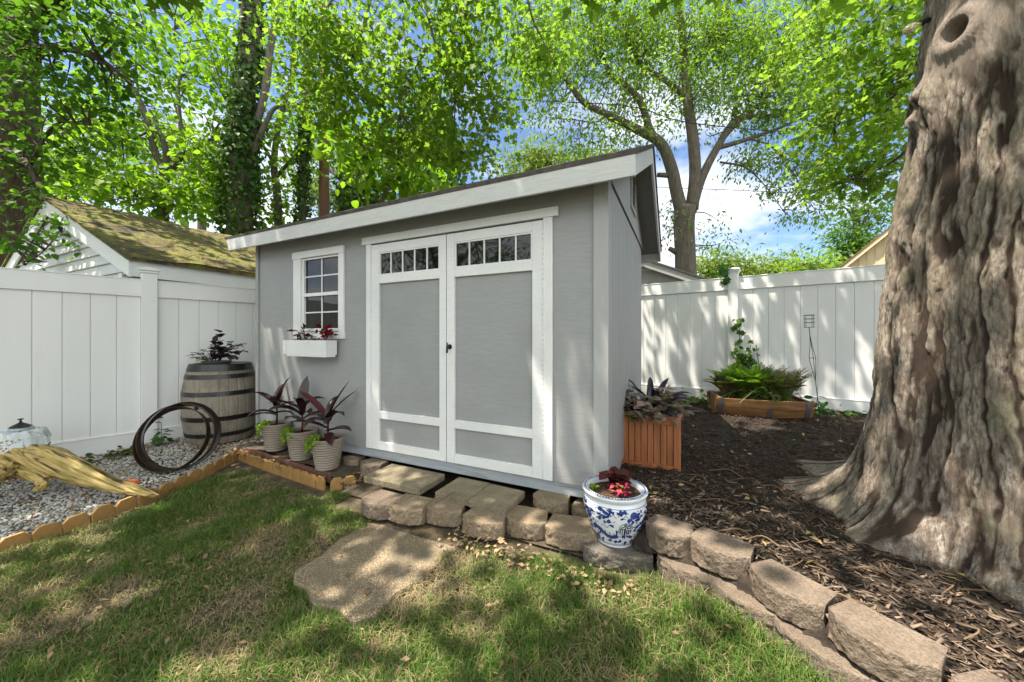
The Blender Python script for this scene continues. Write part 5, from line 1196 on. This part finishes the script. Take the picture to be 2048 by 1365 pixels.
def pn(fx, fz, seed): return vnoise(TH/P_*fx, ZZ*fz+50, seed, px=fx)
warp = (pn(14, 1.6, 31)-.5)*.42 + (pn(40, 5, 32)-.5)*.16 + (pn(90, 5, 39)-.5)*.08
def cells(fx, fz, seed, jx=.0):
    """Voronoi plates on the trunk's surface: edge distance, cell random; wraps round"""
    rg = np.random.default_rng(seed); M = 2048; JX, JZ, RV = rg.random((fx, M)), rg.random((fx, M)), rg.random((fx, M))
    u = TH/P_*fx + warp*fx/26; w = ZZ*fz + 20 + warpz; ui = np.floor(u).astype(int); wi_ = np.floor(w).astype(int)
    d1 = np.full(u.shape, 9.); d2 = np.full(u.shape, 9.); rv = np.zeros(u.shape)
    for a in (-1, 0, 1):
        for b in (-1, 0, 1):
            ci = (ui+a) % fx; cj = (wi_+b) % M; dx = ui+a+JX[ci, cj]-u; dz = wi_+b+JZ[ci, cj]-w; d = np.sqrt(dx*dx+dz*dz*.8)
            new = d < d1; d2 = np.where(new, d1, np.minimum(d2, d)); rv = np.where(new, RV[ci, cj], rv); d1 = np.where(new, d, d1)
    return d2-d1, rv
warpz = (pn(20, 2, 51)-.5)*1.0 + (pn(70, 6, 52)-.5)*.5
warp = warp + (pn(200, 20, 53)-.5)*.17 + (pn(46, 3.2, 54)-.5)*.30
def crack(fx, fz, seed, wd):
    u = TH/P_*fx + warp*fx/30; n_ = .7*vnoise(u, ZZ*fz+50+warpz*.35, seed, px=fx) + .3*vnoise(u*2, ZZ*fz*2.3+50+warpz*.5, seed+1, px=fx*2)
    return np.clip(np.abs(2*n_-1)/wd, 0, 1)
e2_, r2c = cells(150, 10, 62)
k1 = crack(52, 1.5, 63, .26); k2 = crack(104, 3.4, 65, .30); k3 = np.clip(e2_/.28, 0, 1)
c1 = k1*k1*(3-2*k1); c2 = .35+.65*k2
fine = .45*pn(210, 13, 35) + .55*pn(420, 36, 36)
lump = (pn(6, .8, 37)-.5)*.05 + (pn(14, 1.5, 38)-.5)*.018
amp = np.interp(ZZ, [0,.5,2,5], [.016,.020,.022,.019])
plates = c1*c2*(.8+.2*k3) + (r2c-.5)*.22*c1
disp = lump + amp*(plates-.6) + .008*(fine-.5)
# knothole and smooth scar collar
kp = at(1921, 62, 1.70); ka = math.atan2(kp.y-TC[1], kp.x-TC[0]); kz = kp.z
dx_ = np.angle(np.exp(1j*(TH-ka)))*.40; dz_ = ZZ-kz; rk = np.sqrt((dx_/1.05)**2 + (dz_/1.15)**2)
col_ = np.exp(-((rk-.066)/.034)**2); sm = np.clip(1.25-rk/.2, 0, 1)
disp = disp*(1-.75*np.clip(sm*1.3, 0, 1)) + col_*.022 + sm*.02 - .20*np.exp(-(rk/.036)**6)
radial = np.sin(np.arctan2(dz_, dx_)*40 + pn(30, 6, 40)*9)*.0012*np.clip(col_*1.4, 0, 1); disp += radial
kp2 = at(1845, 215, 1.87); ka2 = math.atan2(kp2.y-TC[1], kp2.x-TC[0]); dx2 = np.angle(np.exp(1j*(TH-ka2)))*.45; r2_ = np.sqrt(dx2**2+((ZZ-kp2.z)/1.2)**2); disp += .05*np.exp(-((r2_-.05)/.05)**2) - .02*np.exp(-(r2_/.03)**2)
RR = Rz_ + disp
cx_ = TC[0] + .04*ZZ*0; V = np.stack([cx_ + RR*np.cos(TH), TC[1] + RR*np.sin(TH), ZZ], -1).reshape(-1,3)
i, j = np.meshgrid(np.arange(nt_), np.arange(nz_-1), indexing='ij'); a = (i*nz_+j).ravel(); b = (((i+1) % nt_)*nz_+j).ravel()
me = npmesh('bark', V, [np.stack([a, b, b+1, a+1], 1)])
at_ = me.attributes.new('plate', 'FLOAT', 'POINT'); at_.data.foreach_set('value', np.clip(c1*(.25+.6*c2)*(.75+.25*k3)+(r2c-.5)*.42+(fine-.5)*.5, 0, 1).astype(np.float32).ravel())
at2 = me.attributes.new('scar', 'FLOAT', 'POINT'); at2.data.foreach_set('value', np.clip(sm*1.2, 0, 1).astype(np.float32).ravel())
def bigbark():
    m, nt, p, out = nodes('maple_bark'); p.inputs['Roughness'].default_value = .9; p.inputs['Specular IOR Level'].default_value = .2
    A_ = N(nt, 'ShaderNodeAttribute', attribute_name='plate'); S_ = N(nt, 'ShaderNodeAttribute', attribute_name='scar'); v = coords(nt); vs = coords(nt, (1,1,.16))
    n1 = noise(nt, vs, 16, 8, .65); n2 = noise(nt, v, 2.4, 6)
    plate = mixc(nt, ramp(nt, noise(nt, vs, 34, 7, .7), .40, .60), (.20,.16,.13), (.47,.425,.375)); plate = mixc(nt, ramp(nt, n2, .42, .66), plate, (.26,.225,.175)); plate = mixc(nt, ramp(nt, noise(nt, coords(nt, (1,1,.22)), 95, 5, .7), .40, .52), (.20,.145,.115), plate)
    plate = mixc(nt, ramp(nt, noise(nt, v, 5, 5), .55, .72), plate, (.20,.20,.13))
    col = mixc(nt, ramp(nt, A_.outputs['Fac'], .10, .58), (.06,.043,.034), plate)
    col = mixc(nt, S_.outputs['Fac'], col, mixc(nt, n1, (.22,.175,.145), (.40,.34,.30)))
    nt.links.new(col, p.inputs['Base Color']); bump(nt, noise(nt, vs, 60, 8, .75), p, 1.0, .022); return m
link('trunk', me, bigbark(), big, smooth=True)
t = Tree(); t.pts = []
Z0 = 5.3; cxy = (TC[0], TC[1])
def lw(*pts): t.limbw([tuple(p) for p in pts], 10, 5)
lw((*cxy,5.2,.34),(1.45,2.6,6.2,.3),(1.2,2.5,8,.22),(1.0,2.4,10,.12),(.9,2.4,12,.04))
lw((1.45,2.6,5.5,.20),(.4,2.2,6.3,.17),(-1.2,1.6,6.8,.13),(-3.2,1.0,7.1,.09),(-5.4,.6,7.2,.05),(-7.2,.4,7.0,.02))
lw((1.45,2.55,5.6,.19),(.7,1.3,6.3,.15),(-.3,-.3,6.7,.11),(-1.6,-1.8,6.9,.07),(-3.0,-3.0,6.8,.03))
lw((1.5,2.6,5.4,.2),(1.2,3.6,6.6,.15),(.5,4.6,8.2,.11),(-.4,5.4,9.6,.05),(-.9,5.8,10.6,.02))
lw((1.6,2.6,5.6,.18),(2.8,4.2,6.8,.14),(3.6,6.0,8.0,.09),(4.2,7.4,8.8,.05),(4.6,8.4,9.4,.02))
lw((1.6,2.6,5.5,.18),(2.8,1.6,6.6,.12),(4.2,.6,7.2,.06),(5.4,-.4,7.3,.02))
lw((1.4,2.6,5.6,.17),(-.2,3.3,6.6,.13),(-2.2,4.2,7.6,.09),(-4.0,4.6,8.6,.06),(-5.2,4.8,9.2,.03))
lw((-1.2,1.6,6.8,.09),(-2.6,2.6,7.1,.06),(-4.4,3.2,7.1,.03),(-5.8,3.4,6.9,.015))
# shading part of the crown overhead, open where the sun gets through to the lawn
def shade(gx, gy):
    k = .55 + 0*gx
    k = np.where((gx > -1.05) & (gy < 2.0), .30, k); k = np.where((gx > -2.0) & (gx <= -1.05) & (gy < 2.1), .50, k); k = np.where((gx > -2.1) & (gx < -.5) & (gy > 1.75) & (gy < 2.2), .35, k)
    k = np.where((gx > .2) & (gy < 2.35), .12, k); k = np.where((gx > -.4) & (gy > 2.3) & (gy < 4.6), .78, k); k = np.where(gy > 5.2, .50, k)
    k = np.where((gx > 1.0) & (gx < 2.4) & (gy > 2.2) & (gy < 3.4), .42, k); k = np.where((gx < -4.5) | ((gy > 2.0) & (gx < -.6)), .84, k); k = np.where((gx < -4.6) & (gy > 2.6), .42, k); k = np.where((gx < -.3) & (gy > 4.0) & (gx > -6), .12, k); k = np.where((np.abs(gx-.8) < .6) & (np.abs(gy-4.9) < .45), .2, k); return k
RNG = np.random.default_rng(104); pts_ = []; ncl = 0
while ncl < 2300:
    x, y, z = RNG.uniform(-10.5, 4.5), RNG.uniform(-4, 6.0), RNG.uniform(5.3, 7.6); gx, gy = x+.3*z, y+.25*z
    u_f = -x*sa + y*ca
    if u_f > .1 and (z-EYE) < u_f*.98: continue
    h_ = (.65*vnoise(np.array([gx*1.5+60]), np.array([gy*1.5+60]), 55)[0] + .35*vnoise(np.array([gx*3.4+60]), np.array([gy*3.4+60]), 56)[0]); k_ = float(shade(np.array(gx), np.array(gy)))
    ncl += 1
    if h_ > .22 + .52*k_ : continue
    pts_.append((x, y, z))
t.clumps(np.array(pts_), 'maple', .15, 24, .20, droop=.3, up=1.2, tr=.010)
# drooping sprays seen along the top of the view
t.limb([(830,-80,5.6,.03),(858,40,5.5,.02),(880,120,5.45,.014),(912,196,5.4,.006)], 6); t.limb([(960,-90,5.8,.03),(935,10,5.7,.02),(918,90,5.6,.012),(900,150,5.5,.006)], 6)
t.limb([(1050,-90,6.0,.035),(1060,20,6.0,.02),(1090,90,6.0,.012),(1120,150,5.9,.006)], 6); t.limb([(760,-80,6.2,.03),(730,40,6.1,.02),(690,150,6,.01),(660,200,6,.006)], 6); t.limb([(700,-70,6.3,.03),(640,40,6.2,.02),(590,90,6.2,.01)], 6)
t.limb([(850,100,5.5,.012),(820,160,5.5,.008),(800,230,5.5,.005)], 5); t.limb([(900,60,5.5,.012),(960,130,5.6,.008),(990,210,5.7,.005)], 5)
t.limb([(1830,-60,4.6,.03),(1780,20,5.2,.02),(1720,80,5.6,.012),(1660,120,5.9,.006)], 6); t.limb([(1840,120,4.4,.025),(1790,190,5,.016),(1730,230,5.4,.01),(1670,250,5.6,.005)], 6); t.limb([(1815,300,4.2,.02),(1775,330,4.6,.012),(1710,360,5,.006)], 6)
for b in [(640,70,6.3,90,90,.8,24),(740,90,6.2,95,110,.9,30),(850,90,5.8,90,110,.8,30),(950,110,5.9,80,110,.8,24),(700,210,6.2,80,70,.7,18),(800,230,6.0,80,75,.7,19),(900,240,5.8,75,80,.7,18),(985,210,5.9,50,70,.6,10),(1040,60,6.1,70,90,.8,16),(620,190,6.4,60,60,.7,10),(880,320,6.0,60,30,.5,7),(960,310,6.1,45,30,.5,5),(1100,90,6.2,50,80,.7,8),(760,300,6.2,60,30,.5,6)]:
    t.blob(*b, 'maple', .088, 40, .20, droop=.75, tr=.005)
for b in [(1700,60,5.6,110,80,.8,24),(1790,60,4.8,60,80,.6,12),(1720,170,5.4,100,80,.8,24),(1790,190,4.8,50,80,.6,12),(1690,270,5.5,75,60,.7,15),(1770,290,4.8,50,60,.6,11),(1700,350,5.3,60,36,.6,9),(1770,380,4.9,40,40,.5,7),(1620,100,6.0,60,90,.8,12)]:
    t.blob(*b, 'maple', .085, 38, .18, droop=.7, tr=.005)
V, F = merge(t.leaf); link('crown', npmesh('leaves', V, F), L_MAP, big); obj('limbs', t.mb, BARK, big, smooth=True)

# string-light bulb hanging on the trunk
bp = at(1836, 50, 1.86); bl = thing('string_light', 'clear filament bulb on black socket hanging from the maple trunk', 'light bulb', tuple(bp)); ax_b = Vector(vdir(-.8,0,-.42)).normalized(); q = ax_b.to_track_quat('Z', 'Y')
gl, gnt, gp_, go = nodes('bulb_glass'); gp_.inputs['Base Color'].default_value = (.9,.85,.6,1); gp_.inputs['Roughness'].default_value = .05; gp_.inputs['Transmission Weight'].default_value = .85
def rotq(mb): return MB().add([tuple(q @ Vector(v)) for v in mb.v], mb.f)
obj('bulb', rotq(MB().lathe([(.008,-.015),(.012,0),(.022,.03),(.024,.05),(.018,.07),(.006,.08),(0,.081)], 20)), gl, bl, smooth=True, world=False)
obj('filament', rotq(MB().tube([(0,0,-.01),(.003,0,.02),(-.003,0,.035),(.002,0,.055)], .002, 5)), mat('filament', (.8,.55,.12), rough=.4), bl, world=False)
obj('socket', rotq(MB().lathe([(0,-.06),(.012,-.058),(.014,-.03),(.013,-.012),(0,-.011)], 16)), BLACK, bl, smooth='auto', world=False)
P0 = bp + q @ Vector((0,0,-.06)); obj('cord', MB().tube(smooth_path([tuple(P0-bp), tuple(P0-bp+Vector(vdir(.03,.06,.05))), tuple(P0-bp+Vector(vdir(.09,.16,.10)))], 4), .004, 6), BLACK, bl, world=False)

# ------------------------------------------------------------------ ivy and small plants along the fences
def patchplant(name, label, cat, c_, n, sp, tpl, size, m, group=None, h=.05):
    pos = np.array(c_) + RNG.normal(size=(n,3))*np.array([sp[0], sp[0], 0])*0; a = RNG.normal(size=n)*sp[0]; b = RNG.normal(size=n)*sp[1]
    pos = np.array(c_)[None] + a[:,None]*R_ + b[:,None]*D_; pos[:,2] += np.abs(RNG.normal(size=n))*h; ax = RNG.normal(size=(n,3)); ax[:,2] = ax[:,2]*.3; nr = RNG.normal(size=(n,3))*.45; nr[:,2] += 1
    V, F = scatter(tpl, pos, ax, nr, size*(.6+.7*RNG.random(n))); mb = MB()
    for k in range(max(3, n//4)): mb.tube([(c_[0]+random.uniform(-.02,.02), c_[1]+random.uniform(-.02,.02), c_[2]-.02), tuple(pos[k])], .0025, 4)
    V, F = merge([(V, F), (np.array(mb.v), [np.array([f for f in mb.f if len(f) == 4])])]); r = thing(name, label, cat, tuple(c_), group); link('leaves', npmesh('leaves', V, F), m, r); return r
IVYM = leafmat('ivy_mid', [(.03,.09,.02),(.05,.13,.03),(.08,.17,.04)], .3)
def climber(name, label, base, tips, n, size, m, off):
    mb = MB(); pos = []; 
    for tp_ in tips:
        P = smooth_path([base, (np.array(base)+np.array(tp_))/2 + RNG.normal(size=3)*.03, tp_], 6); mb.tube(P, .004, 4, False); pos += [P[i] for i in range(1, len(P))]
    pos = np.array(pos); c_ = pos[RNG.integers(len(pos), size=n)] + RNG.normal(size=(n,3))*np.array([.03,.012,.03]) + np.array(off); ax = RNG.normal(size=(n,3))*.5; ax[:,2] -= .6; nr = RNG.normal(size=(n,3))*.35 + np.array(off)*30
    V, F = scatter('maple', c_, ax, nr, size*(.6+.7*RNG.random(n))); V, F = merge([(V, F), (np.array(mb.v), [np.array([f for f in mb.f if len(f) == 4])])])
    r = thing(name, label, 'ivy', tuple(base)); link('leaves', npmesh('leaves', V, F), m, r); return r
fo = (-.008,-.045,0)
fp = lambda px, py: tuple(on_fence(px, py))
def on_fence(px, py):
    # where the line of sight meets the front of the right fence
    o_ = np.array([0,0,EYE]); d_ = np.array(at(px, py, 1.0)) - o_; a = np.array([*rf(0),0]); nrm = np.array([-.183,-.983,0]); k = np.dot(a + nrm*.05 - o_, nrm)/np.dot(d_, nrm); return o_ + d_*k
climber('ivy', 'dark ivy climbing white fence beside its post above the fern planter', fp(1482,800), [fp(1478,645), fp(1480,700), fp(1502,690), fp(1490,730), fp(1505,715), fp(1474,735)], 300, .075, L_IVY, fo)
climber('ivy', 'few green ivy leaves spilling over fence top next to the post', fp(1449,535), [fp(1447,575), fp(1440,552), fp(1455,560)], 16, .12, IVYM, fo)
climber('ivy', 'thin bare-stemmed creeper right of the dark ivy on white fence', fp(1530,790), [fp(1512,690), fp(1525,735)], 7, .03, IVYM, fo)
patchplant('ground_ivy', 'low variegated ivy patch at fence foot between cedar planter and half barrel', 'ground plant', tuple(on_z(1385,806,.30)), 120, (.20,.10), 'maple', .075, leafmat('pale_ivy', [(.10,.19,.05),(.18,.26,.09),(.06,.13,.03)], .35), h=.05)
patchplant('ground_ivy', 'dark heart-leaved clump at fence foot right of the half barrel', 'ground plant', tuple(on_z(1625,825,.30)), 30, (.09,.06), 'broad', .085, IVYM, h=.09)
patchplant('ground_ivy', 'loose ivy leaves at fence foot between garden stake and maple roots', 'ground plant', tuple(on_z(1690,832,.29)), 36, (.18,.06), 'broad', .06, IVYM, h=.04)
patchplant('weed', 'leafy green weed seen through the leaning barrel hoops', 'weed', tuple(on_z(322,893,.06)), 34, (.04,.04), 'broad', .065, IVYM, h=.16)
patchplant('weed', 'larger dark weed clump at left fence foot above the gravel', 'weed', tuple(on_z(238,913,.05)), 30, (.09,.03), 'broad', .06, L_IVY, h=.04)
patchplant('weed', 'small dark weed at left fence foot just past the stump arm', 'weed', tuple(on_z(175,928,.05)), 14, (.035,.03), 'broad', .05, L_IVY, h=.035)
patchplant('weed', 'small yellow-green weed between the maple roots at the right edge', 'weed', tuple(on_z(2012,1072,.22)), 18, (.03,.02), 'broad', .035, JENNY, h=.02)
lf_m = MB(); lc_ = on_z(262, 968, .075); 
strap(lf_m, tuple(lc_+Vector(vdir(.06,.0,.0))), YAW+PI-.1, .15, .17, .055, .4, .3, .35); tag(obj('dead_leaf', lf_m, mat('orange_leaf', (.42,.09,.03), (.30,.05,.02), scale=20, rough=.5), smooth=True), 'bright orange-red curled dead leaf on the gravel above the stump arm', 'dead leaf')
tg = MB(); a_ = on_z(870, 1007, .205); b_ = on_z(909, 985, .205); tg.tube([a_, (a_+b_)/2+Vector((0,0,.004)), b_], .004, 5); tag(obj('straw_stick', tg, TWIG), 'straw-coloured stick lying across the twin step pavers', 'stick')
cn = on_z(736, 1185, .07); mb = MB(); mb.lathe([(0,-.012),(.012,-.008),(.016,.002),(.012,.012),(0,.016)], 12, tuple(cn)); tag(obj('pine_cone', mb, TWIG, smooth=True), 'small brown seed cone lying on the concrete slab', 'seed cone')

# ------------------------------------------------------------------ loose ground cover
def ico(sub=1):
    import bmesh
    bm = bmesh.new(); bmesh.ops.create_icosphere(bm, subdivisions=sub, radius=1); V = np.array([v.co[:] for v in bm.verts]); F = np.array([[v.index for v in f.verts] for f in bm.faces]); bm.free(); return V, F
IV, IF = ico(1); IV2, IF2 = ico(2)
def stones(pos, size, T=(IV2, IF2), flat=.55):
    n = len(pos); V0, F0 = T; k = len(V0); sc_ = size[:,None]*np.stack([.75+.5*RNG.random(n), .6+.35*RNG.random(n), flat*(.7+.5*RNG.random(n))], 1); a = RNG.random(n)*2*PI
    W = V0[None]*(1 + .16*np.sin(V0[None,:,0:1]*3 + RNG.random((n,1,1))*6)*np.cos(V0[None,:,1:2]*2.7+RNG.random((n,1,1))*6))*sc_[:,None,:]; c, s = np.cos(a)[:,None], np.sin(a)[:,None]
    tl = RNG.normal(size=(n,1))*.3; X, Y, Z = W[...,0], W[...,1], W[...,2]; Z2 = Z + X*tl; V = np.stack([X*c-Y*s, X*s+Y*c, Z2], -1) + pos[:,None,:]
    return V.reshape(-1,3), [(F0[None] + (np.arange(n)*k)[:,None,None]).reshape(-1,3)]
def inpoly(x, y, poly):
    ins = np.zeros(len(x), bool); j = len(poly)-1
    for i in range(len(poly)):
        xi, yi = poly[i]; xj, yj = poly[j]; c_ = ((yi > y) != (yj > y)) & (x < (xj-xi)*(y-yi)/(yj-yi+1e-12)+xi); ins ^= c_; j = i
    return ins
def fence_x(y): return -5.362 + .2827*(y-1.84)
n = 30000; x = RNG.uniform(-5.9, -3.5, n); y = RNG.uniform(-.6, 2.9, n); ok = (x < edge_x(y)-.035) & (x > fence_x(y)+.05); x, y = x[ok], y[ok]
sz = .0075 + .0095*RNG.random(len(x))**2; z = ground_z(x, y) + .014 + .012*np.sin(x*7)*np.sin(y*6) + .012*RNG.random(len(x))
V, F = stones(np.stack([x, y, z], 1), sz, (IV, IF)); PEB = islandmat('pebble', [(.30,.29,.28),(.55,.55,.55),(.48,.46,.43),(.62,.62,.62),(.38,.33,.28),(.58,.56,.53),(.22,.17,.13)], .65, spec=.35)
tag(link('gravel', npmesh('gravel', V, F), PEB, None, smooth=True), 'white and grey pebbles covering the bed around the stump', 'gravel', kind='stuff')
LIT = islandmat('dry_leaf', [(.14,.075,.04),(.26,.15,.075),(.19,.12,.07),(.33,.22,.12),(.12,.06,.035)], .75)
def litter(n, xr, yr, keep, zf, size, m, name, label, tilt=.35):
    x = RNG.uniform(*xr, n); y = RNG.uniform(*yr, n); ok = keep(x, y); x, y = x[ok], y[ok]; n = len(x); pos = np.stack([x, y, zf(x, y)+.006+.01*RNG.random(n)], 1); a = RNG.random(n)*2*PI; ax = np.stack([np.cos(a), np.sin(a), RNG.normal(size=n)*.2], 1); nr = RNG.normal(size=(n,3))*tilt; nr[:,2] += 1
    V, F = scatter('oval', pos, ax, nr, size*(.5+.8*RNG.random(n))); tag(link(name, npmesh(name, V, F), m), label, 'leaf litter', kind='stuff')
litter(2600, (-5.6,-3.7), (.2,3.4), lambda x, y: (x > fence_x(y)+.04) & (x < edge_x(y)-.05) & ((x < fence_x(y)+.5) | (RNG.random(len(x)) < .22) | (y > 1.9)), lambda x, y: ground_z(x, y)+.028, .05, LIT, 'leaf_litter', 'brown dead leaves and bits strewn over the gravel by the left fence')
litter(900, (-4.4,-2.3), (1.98,2.6), lambda x, y: y > 2.0, lambda x, y: .085+0*x, .045, LIT, 'leaf_litter', 'dark dead leaves lying under the cordyline pots')
litter(230, (-3.4,1.2), (.2,1.95), lambda x, y: (x > edge_x(y)+.05) & (y < wall_y(x)-.25), lambda x, y: ground_z(x, y)+.004, .034, islandmat('tan_leaf', [(.20,.13,.075),(.30,.2,.12),(.15,.095,.06)], .7), 'leaf_litter', 'scattered tan dead leaves lying on the lawn')
litter(170, (-1.3,-.2), (1.70,1.86), lambda x, y: y < wall_y(x)-.2, lambda x, y: ground_z(x, y)+.004, .038, islandmat('tan_leaf', [(.26,.18,.10),(.36,.26,.15),(.18,.12,.07)], .7), 'leaf_litter', 'drift of tan dead leaves at the foot of the lower blocks')
# mulch chips
def chips(n, xr, yr, size, m, name, label, keep, lift=.02):
    x = RNG.uniform(*xr, n); y = RNG.uniform(*yr, n); ok = (y > wall_y(x)-.015) & ~((x < X1+.01) & (y > YF-.02) & (y < YB)) & keep(x, y); ok &= ((x-TC[0])**2+(y-TC[1])**2 > .50**2); x, y = x[ok], y[ok]; n = len(x)
    T = np.array([(-.5,-.09,0),(.5,-.07,.02),(.47,.08,.0),(-.46,.10,.02),(-.5,-.07,-.09),(.5,-.05,-.07),(.47,.06,-.09),(-.46,.08,-.07)]); Fc = np.array([(0,1,2,3),(0,4,5,1),(1,5,6,2),(2,6,7,3),(3,7,4,0)])
    L = size*(.35+1.0*RNG.random(n)**1.6); W = L*(.6+1.0*RNG.random(n)); a = RNG.random(n)*2*PI; ax = np.stack([np.cos(a), np.sin(a), RNG.normal(size=n)*.22], 1); nr = RNG.normal(size=(n,3))*.35; nr[:,2] += 1; ax, bi, nr = ortho(ax, nr)
    pos = np.stack([x, y, mulch_z(x, y) + lift*RNG.random(n)], 1); V = pos[:,None] + T[None,:,0,None]*ax[:,None]*L[:,None,None] + T[None,:,1,None]*bi[:,None]*W[:,None,None] + T[None,:,2,None]*nr[:,None]*(L*.55)[:,None,None]
    F = (Fc[None]+(np.arange(n)*8)[:,None,None]).reshape(-1,4); tag(link(name, npmesh(name, V.reshape(-1,3), [F]), m), label, 'mulch', kind='stuff')
MD = islandmat('mulch_dark', [(.032,.022,.016),(.065,.045,.033),(.042,.030,.023),(.10,.072,.053),(.05,.035,.026),(.14,.10,.075)], .85); ML = islandmat('mulch_light', [(.13,.095,.07),(.21,.155,.12),(.09,.062,.046),(.28,.21,.165),(.16,.11,.08)], .85)
chips(60000, (-.5,3.6), (1.0,6.3), .042, MD, 'wood_mulch', 'dark shredded wood mulch covering the raised bed', lambda x, y: RNG.random(len(x)) < np.where(y < 3.6, 1, .65))
chips(15000, (-.35,2.2), (.5,3.0), .044, ML, 'wood_mulch', 'weathered paler wood chips on the near part of the raised bed', lambda x, y: RNG.random(len(x)) < np.clip(1.15-(y-wall_y(x))/.9, .10, .8), .03)
litter(380, (-.4,3.2), (1.2,6.2), lambda x, y: (y > wall_y(x)+.05), lambda x, y: mulch_z(x, y)+.02, .04, islandmat('mulch_leaf', [(.30,.22,.08),(.38,.25,.12),(.22,.20,.07)], .7), 'leaf_litter', 'few yellowed leaves dropped on the mulch')
mb = MB()
for k in range(46):
    x = random.uniform(.0,1.9); y = float(wall_y(x)) + random.uniform(.1,1.2); z = float(mulch_z(x, y))+.02; a = random.uniform(0, PI); l = random.uniform(.08,.22); mb.tube(smooth_path([(x,y,z),(x+math.cos(a)*l*.5,y+math.sin(a)*l*.5,z+random.uniform(.0,.03)),(x+math.cos(a+.4)*l,y+math.sin(a+.4)*l,z)], 3), .003, 5)
tag(obj('twigs', mb, TWIG), 'thin twigs scattered on the mulch near the curved wall', 'twigs', kind='stuff')

# ------------------------------------------------------------------ grass
def lawn_ok(x, y, m=0.0):
    ok = (x > edge_x(y)+.03) & (y < wall_y(x)-.19) & (y < 1.955-.083*(x+4)*(x < -2.5)) & ~((x > -2.3) & (x < -.2) & (y > 1.80+.045*(x+1.7)))
    q_ = 1/RNG.uniform(.82, 1.0, len(x)); ok &= ~inpoly(-1.53+(x+1.53)*q_, 1.5+(y-1.5)*q_, rag); return ok
def blades(n, xr, yr, dens, hgt, wid, lean, m, name, label, lie=0.0):
    x = RNG.uniform(*xr, n); y = RNG.uniform(*yr, n); ok = lawn_ok(x, y); x, y = x[ok], y[ok]; ok = RNG.random(len(x)) < dens(x, y); x, y = x[ok], y[ok]; n = len(x)
    a = RNG.random(n)*2*PI + (vnoise(x*5+40, y*5+40, 71)-.5)*5; h = hgt*(.35+1.0*RNG.random(n))*(.35+1.25*vnoise(x*3.3+40, y*3.3+40, 72)); w = wid*(.7+.6*RNG.random(n)); ln = lean*(.3+1.1*RNG.random(n)); d = np.stack([np.cos(a), np.sin(a)], 1); s = np.stack([-np.sin(a), np.cos(a)], 1)
    z0 = ground_z(x, y) - .028; up = np.sqrt(np.maximum(0, 1-np.minimum(ln, .97)**2)); ts = [0, .4, .75, 1]; rows = []
    for k, t_ in enumerate(ts):
        q = h*t_; b = ln*t_**1.6; px_ = x + d[:,0]*q*b; py_ = y + d[:,1]*q*b; pz = z0 + q*(1-lie)*np.sqrt(np.maximum(.02, 1-(np.minimum(ln, .97)*t_)**2)) + .02*lie
        ww = w*(1, .95, .6, 0)[k]/2
        if k < 3: rows += [np.stack([px_-s[:,0]*ww, py_-s[:,1]*ww, pz], 1), np.stack([px_+s[:,0]*ww, py_+s[:,1]*ww, pz], 1)]
        else: rows.append(np.stack([px_, py_, pz], 1))
    V = np.stack(rows, 1).reshape(-1,3); b = (np.arange(n)*7)[:,None]; Q = np.concatenate([b+np.array([[0,1,3,2]]), b+np.array([[2,3,5,4]])]); T3 = b+np.array([[4,5,6]])
    tag(link(name, npmesh(name, V, [Q, T3]), m), label, 'grass', kind='stuff')
GR = leafmat('grass_blade', [(.050,.115,.020),(.09,.18,.032),(.068,.145,.026),(.14,.215,.047),(.19,.215,.075)], .35, rough=.5, tcol=(1.2,1.3,.5)); ST_ = islandmat('straw', [(.24,.19,.10),(.34,.27,.15),(.19,.14,.08),(.28,.24,.13)], .8)
def dG(x, y):
    k = vnoise(x*1.6+40, y*1.6+40, 61)*.3 + vnoise(x*5.2+40, y*5.2+40, 62)*.4 + vnoise(x*11+40, y*11+40, 63)*.3; k = np.clip((k-.34)*3.2, 0.06, 1)
    bare = np.exp(-(((x+1.5)/.85)**2 + ((y-.65)/.5)**2)); green = ((x > -.75)*.5 + (x < edge_x(y)+.7)*.4); return np.clip(k*(1-.2*bare) + green*(1-.2*bare)*.8, .05, 1)
blades(230000, (-3.7,1.3), (.05,2.05), dG, .052, .0030, .80, GR, 'grass', 'lawn grass, thick green at the edges and thin towards the slab')
blades(60000, (-3.7,3.0), (-2.2,.05), lambda x, y: .5+0*x, .06, .006, .75, GR, 'grass', 'lawn grass nearest the viewer')
blades(95000, (-3.7,1.3), (.05,2.05), lambda x, y: np.clip(1.05-dG(x, y)*.7, .32, 1), .065, .0026, .95, ST_, 'dry_grass', 'dry straw and dead grass lying in the worn lawn', .55)
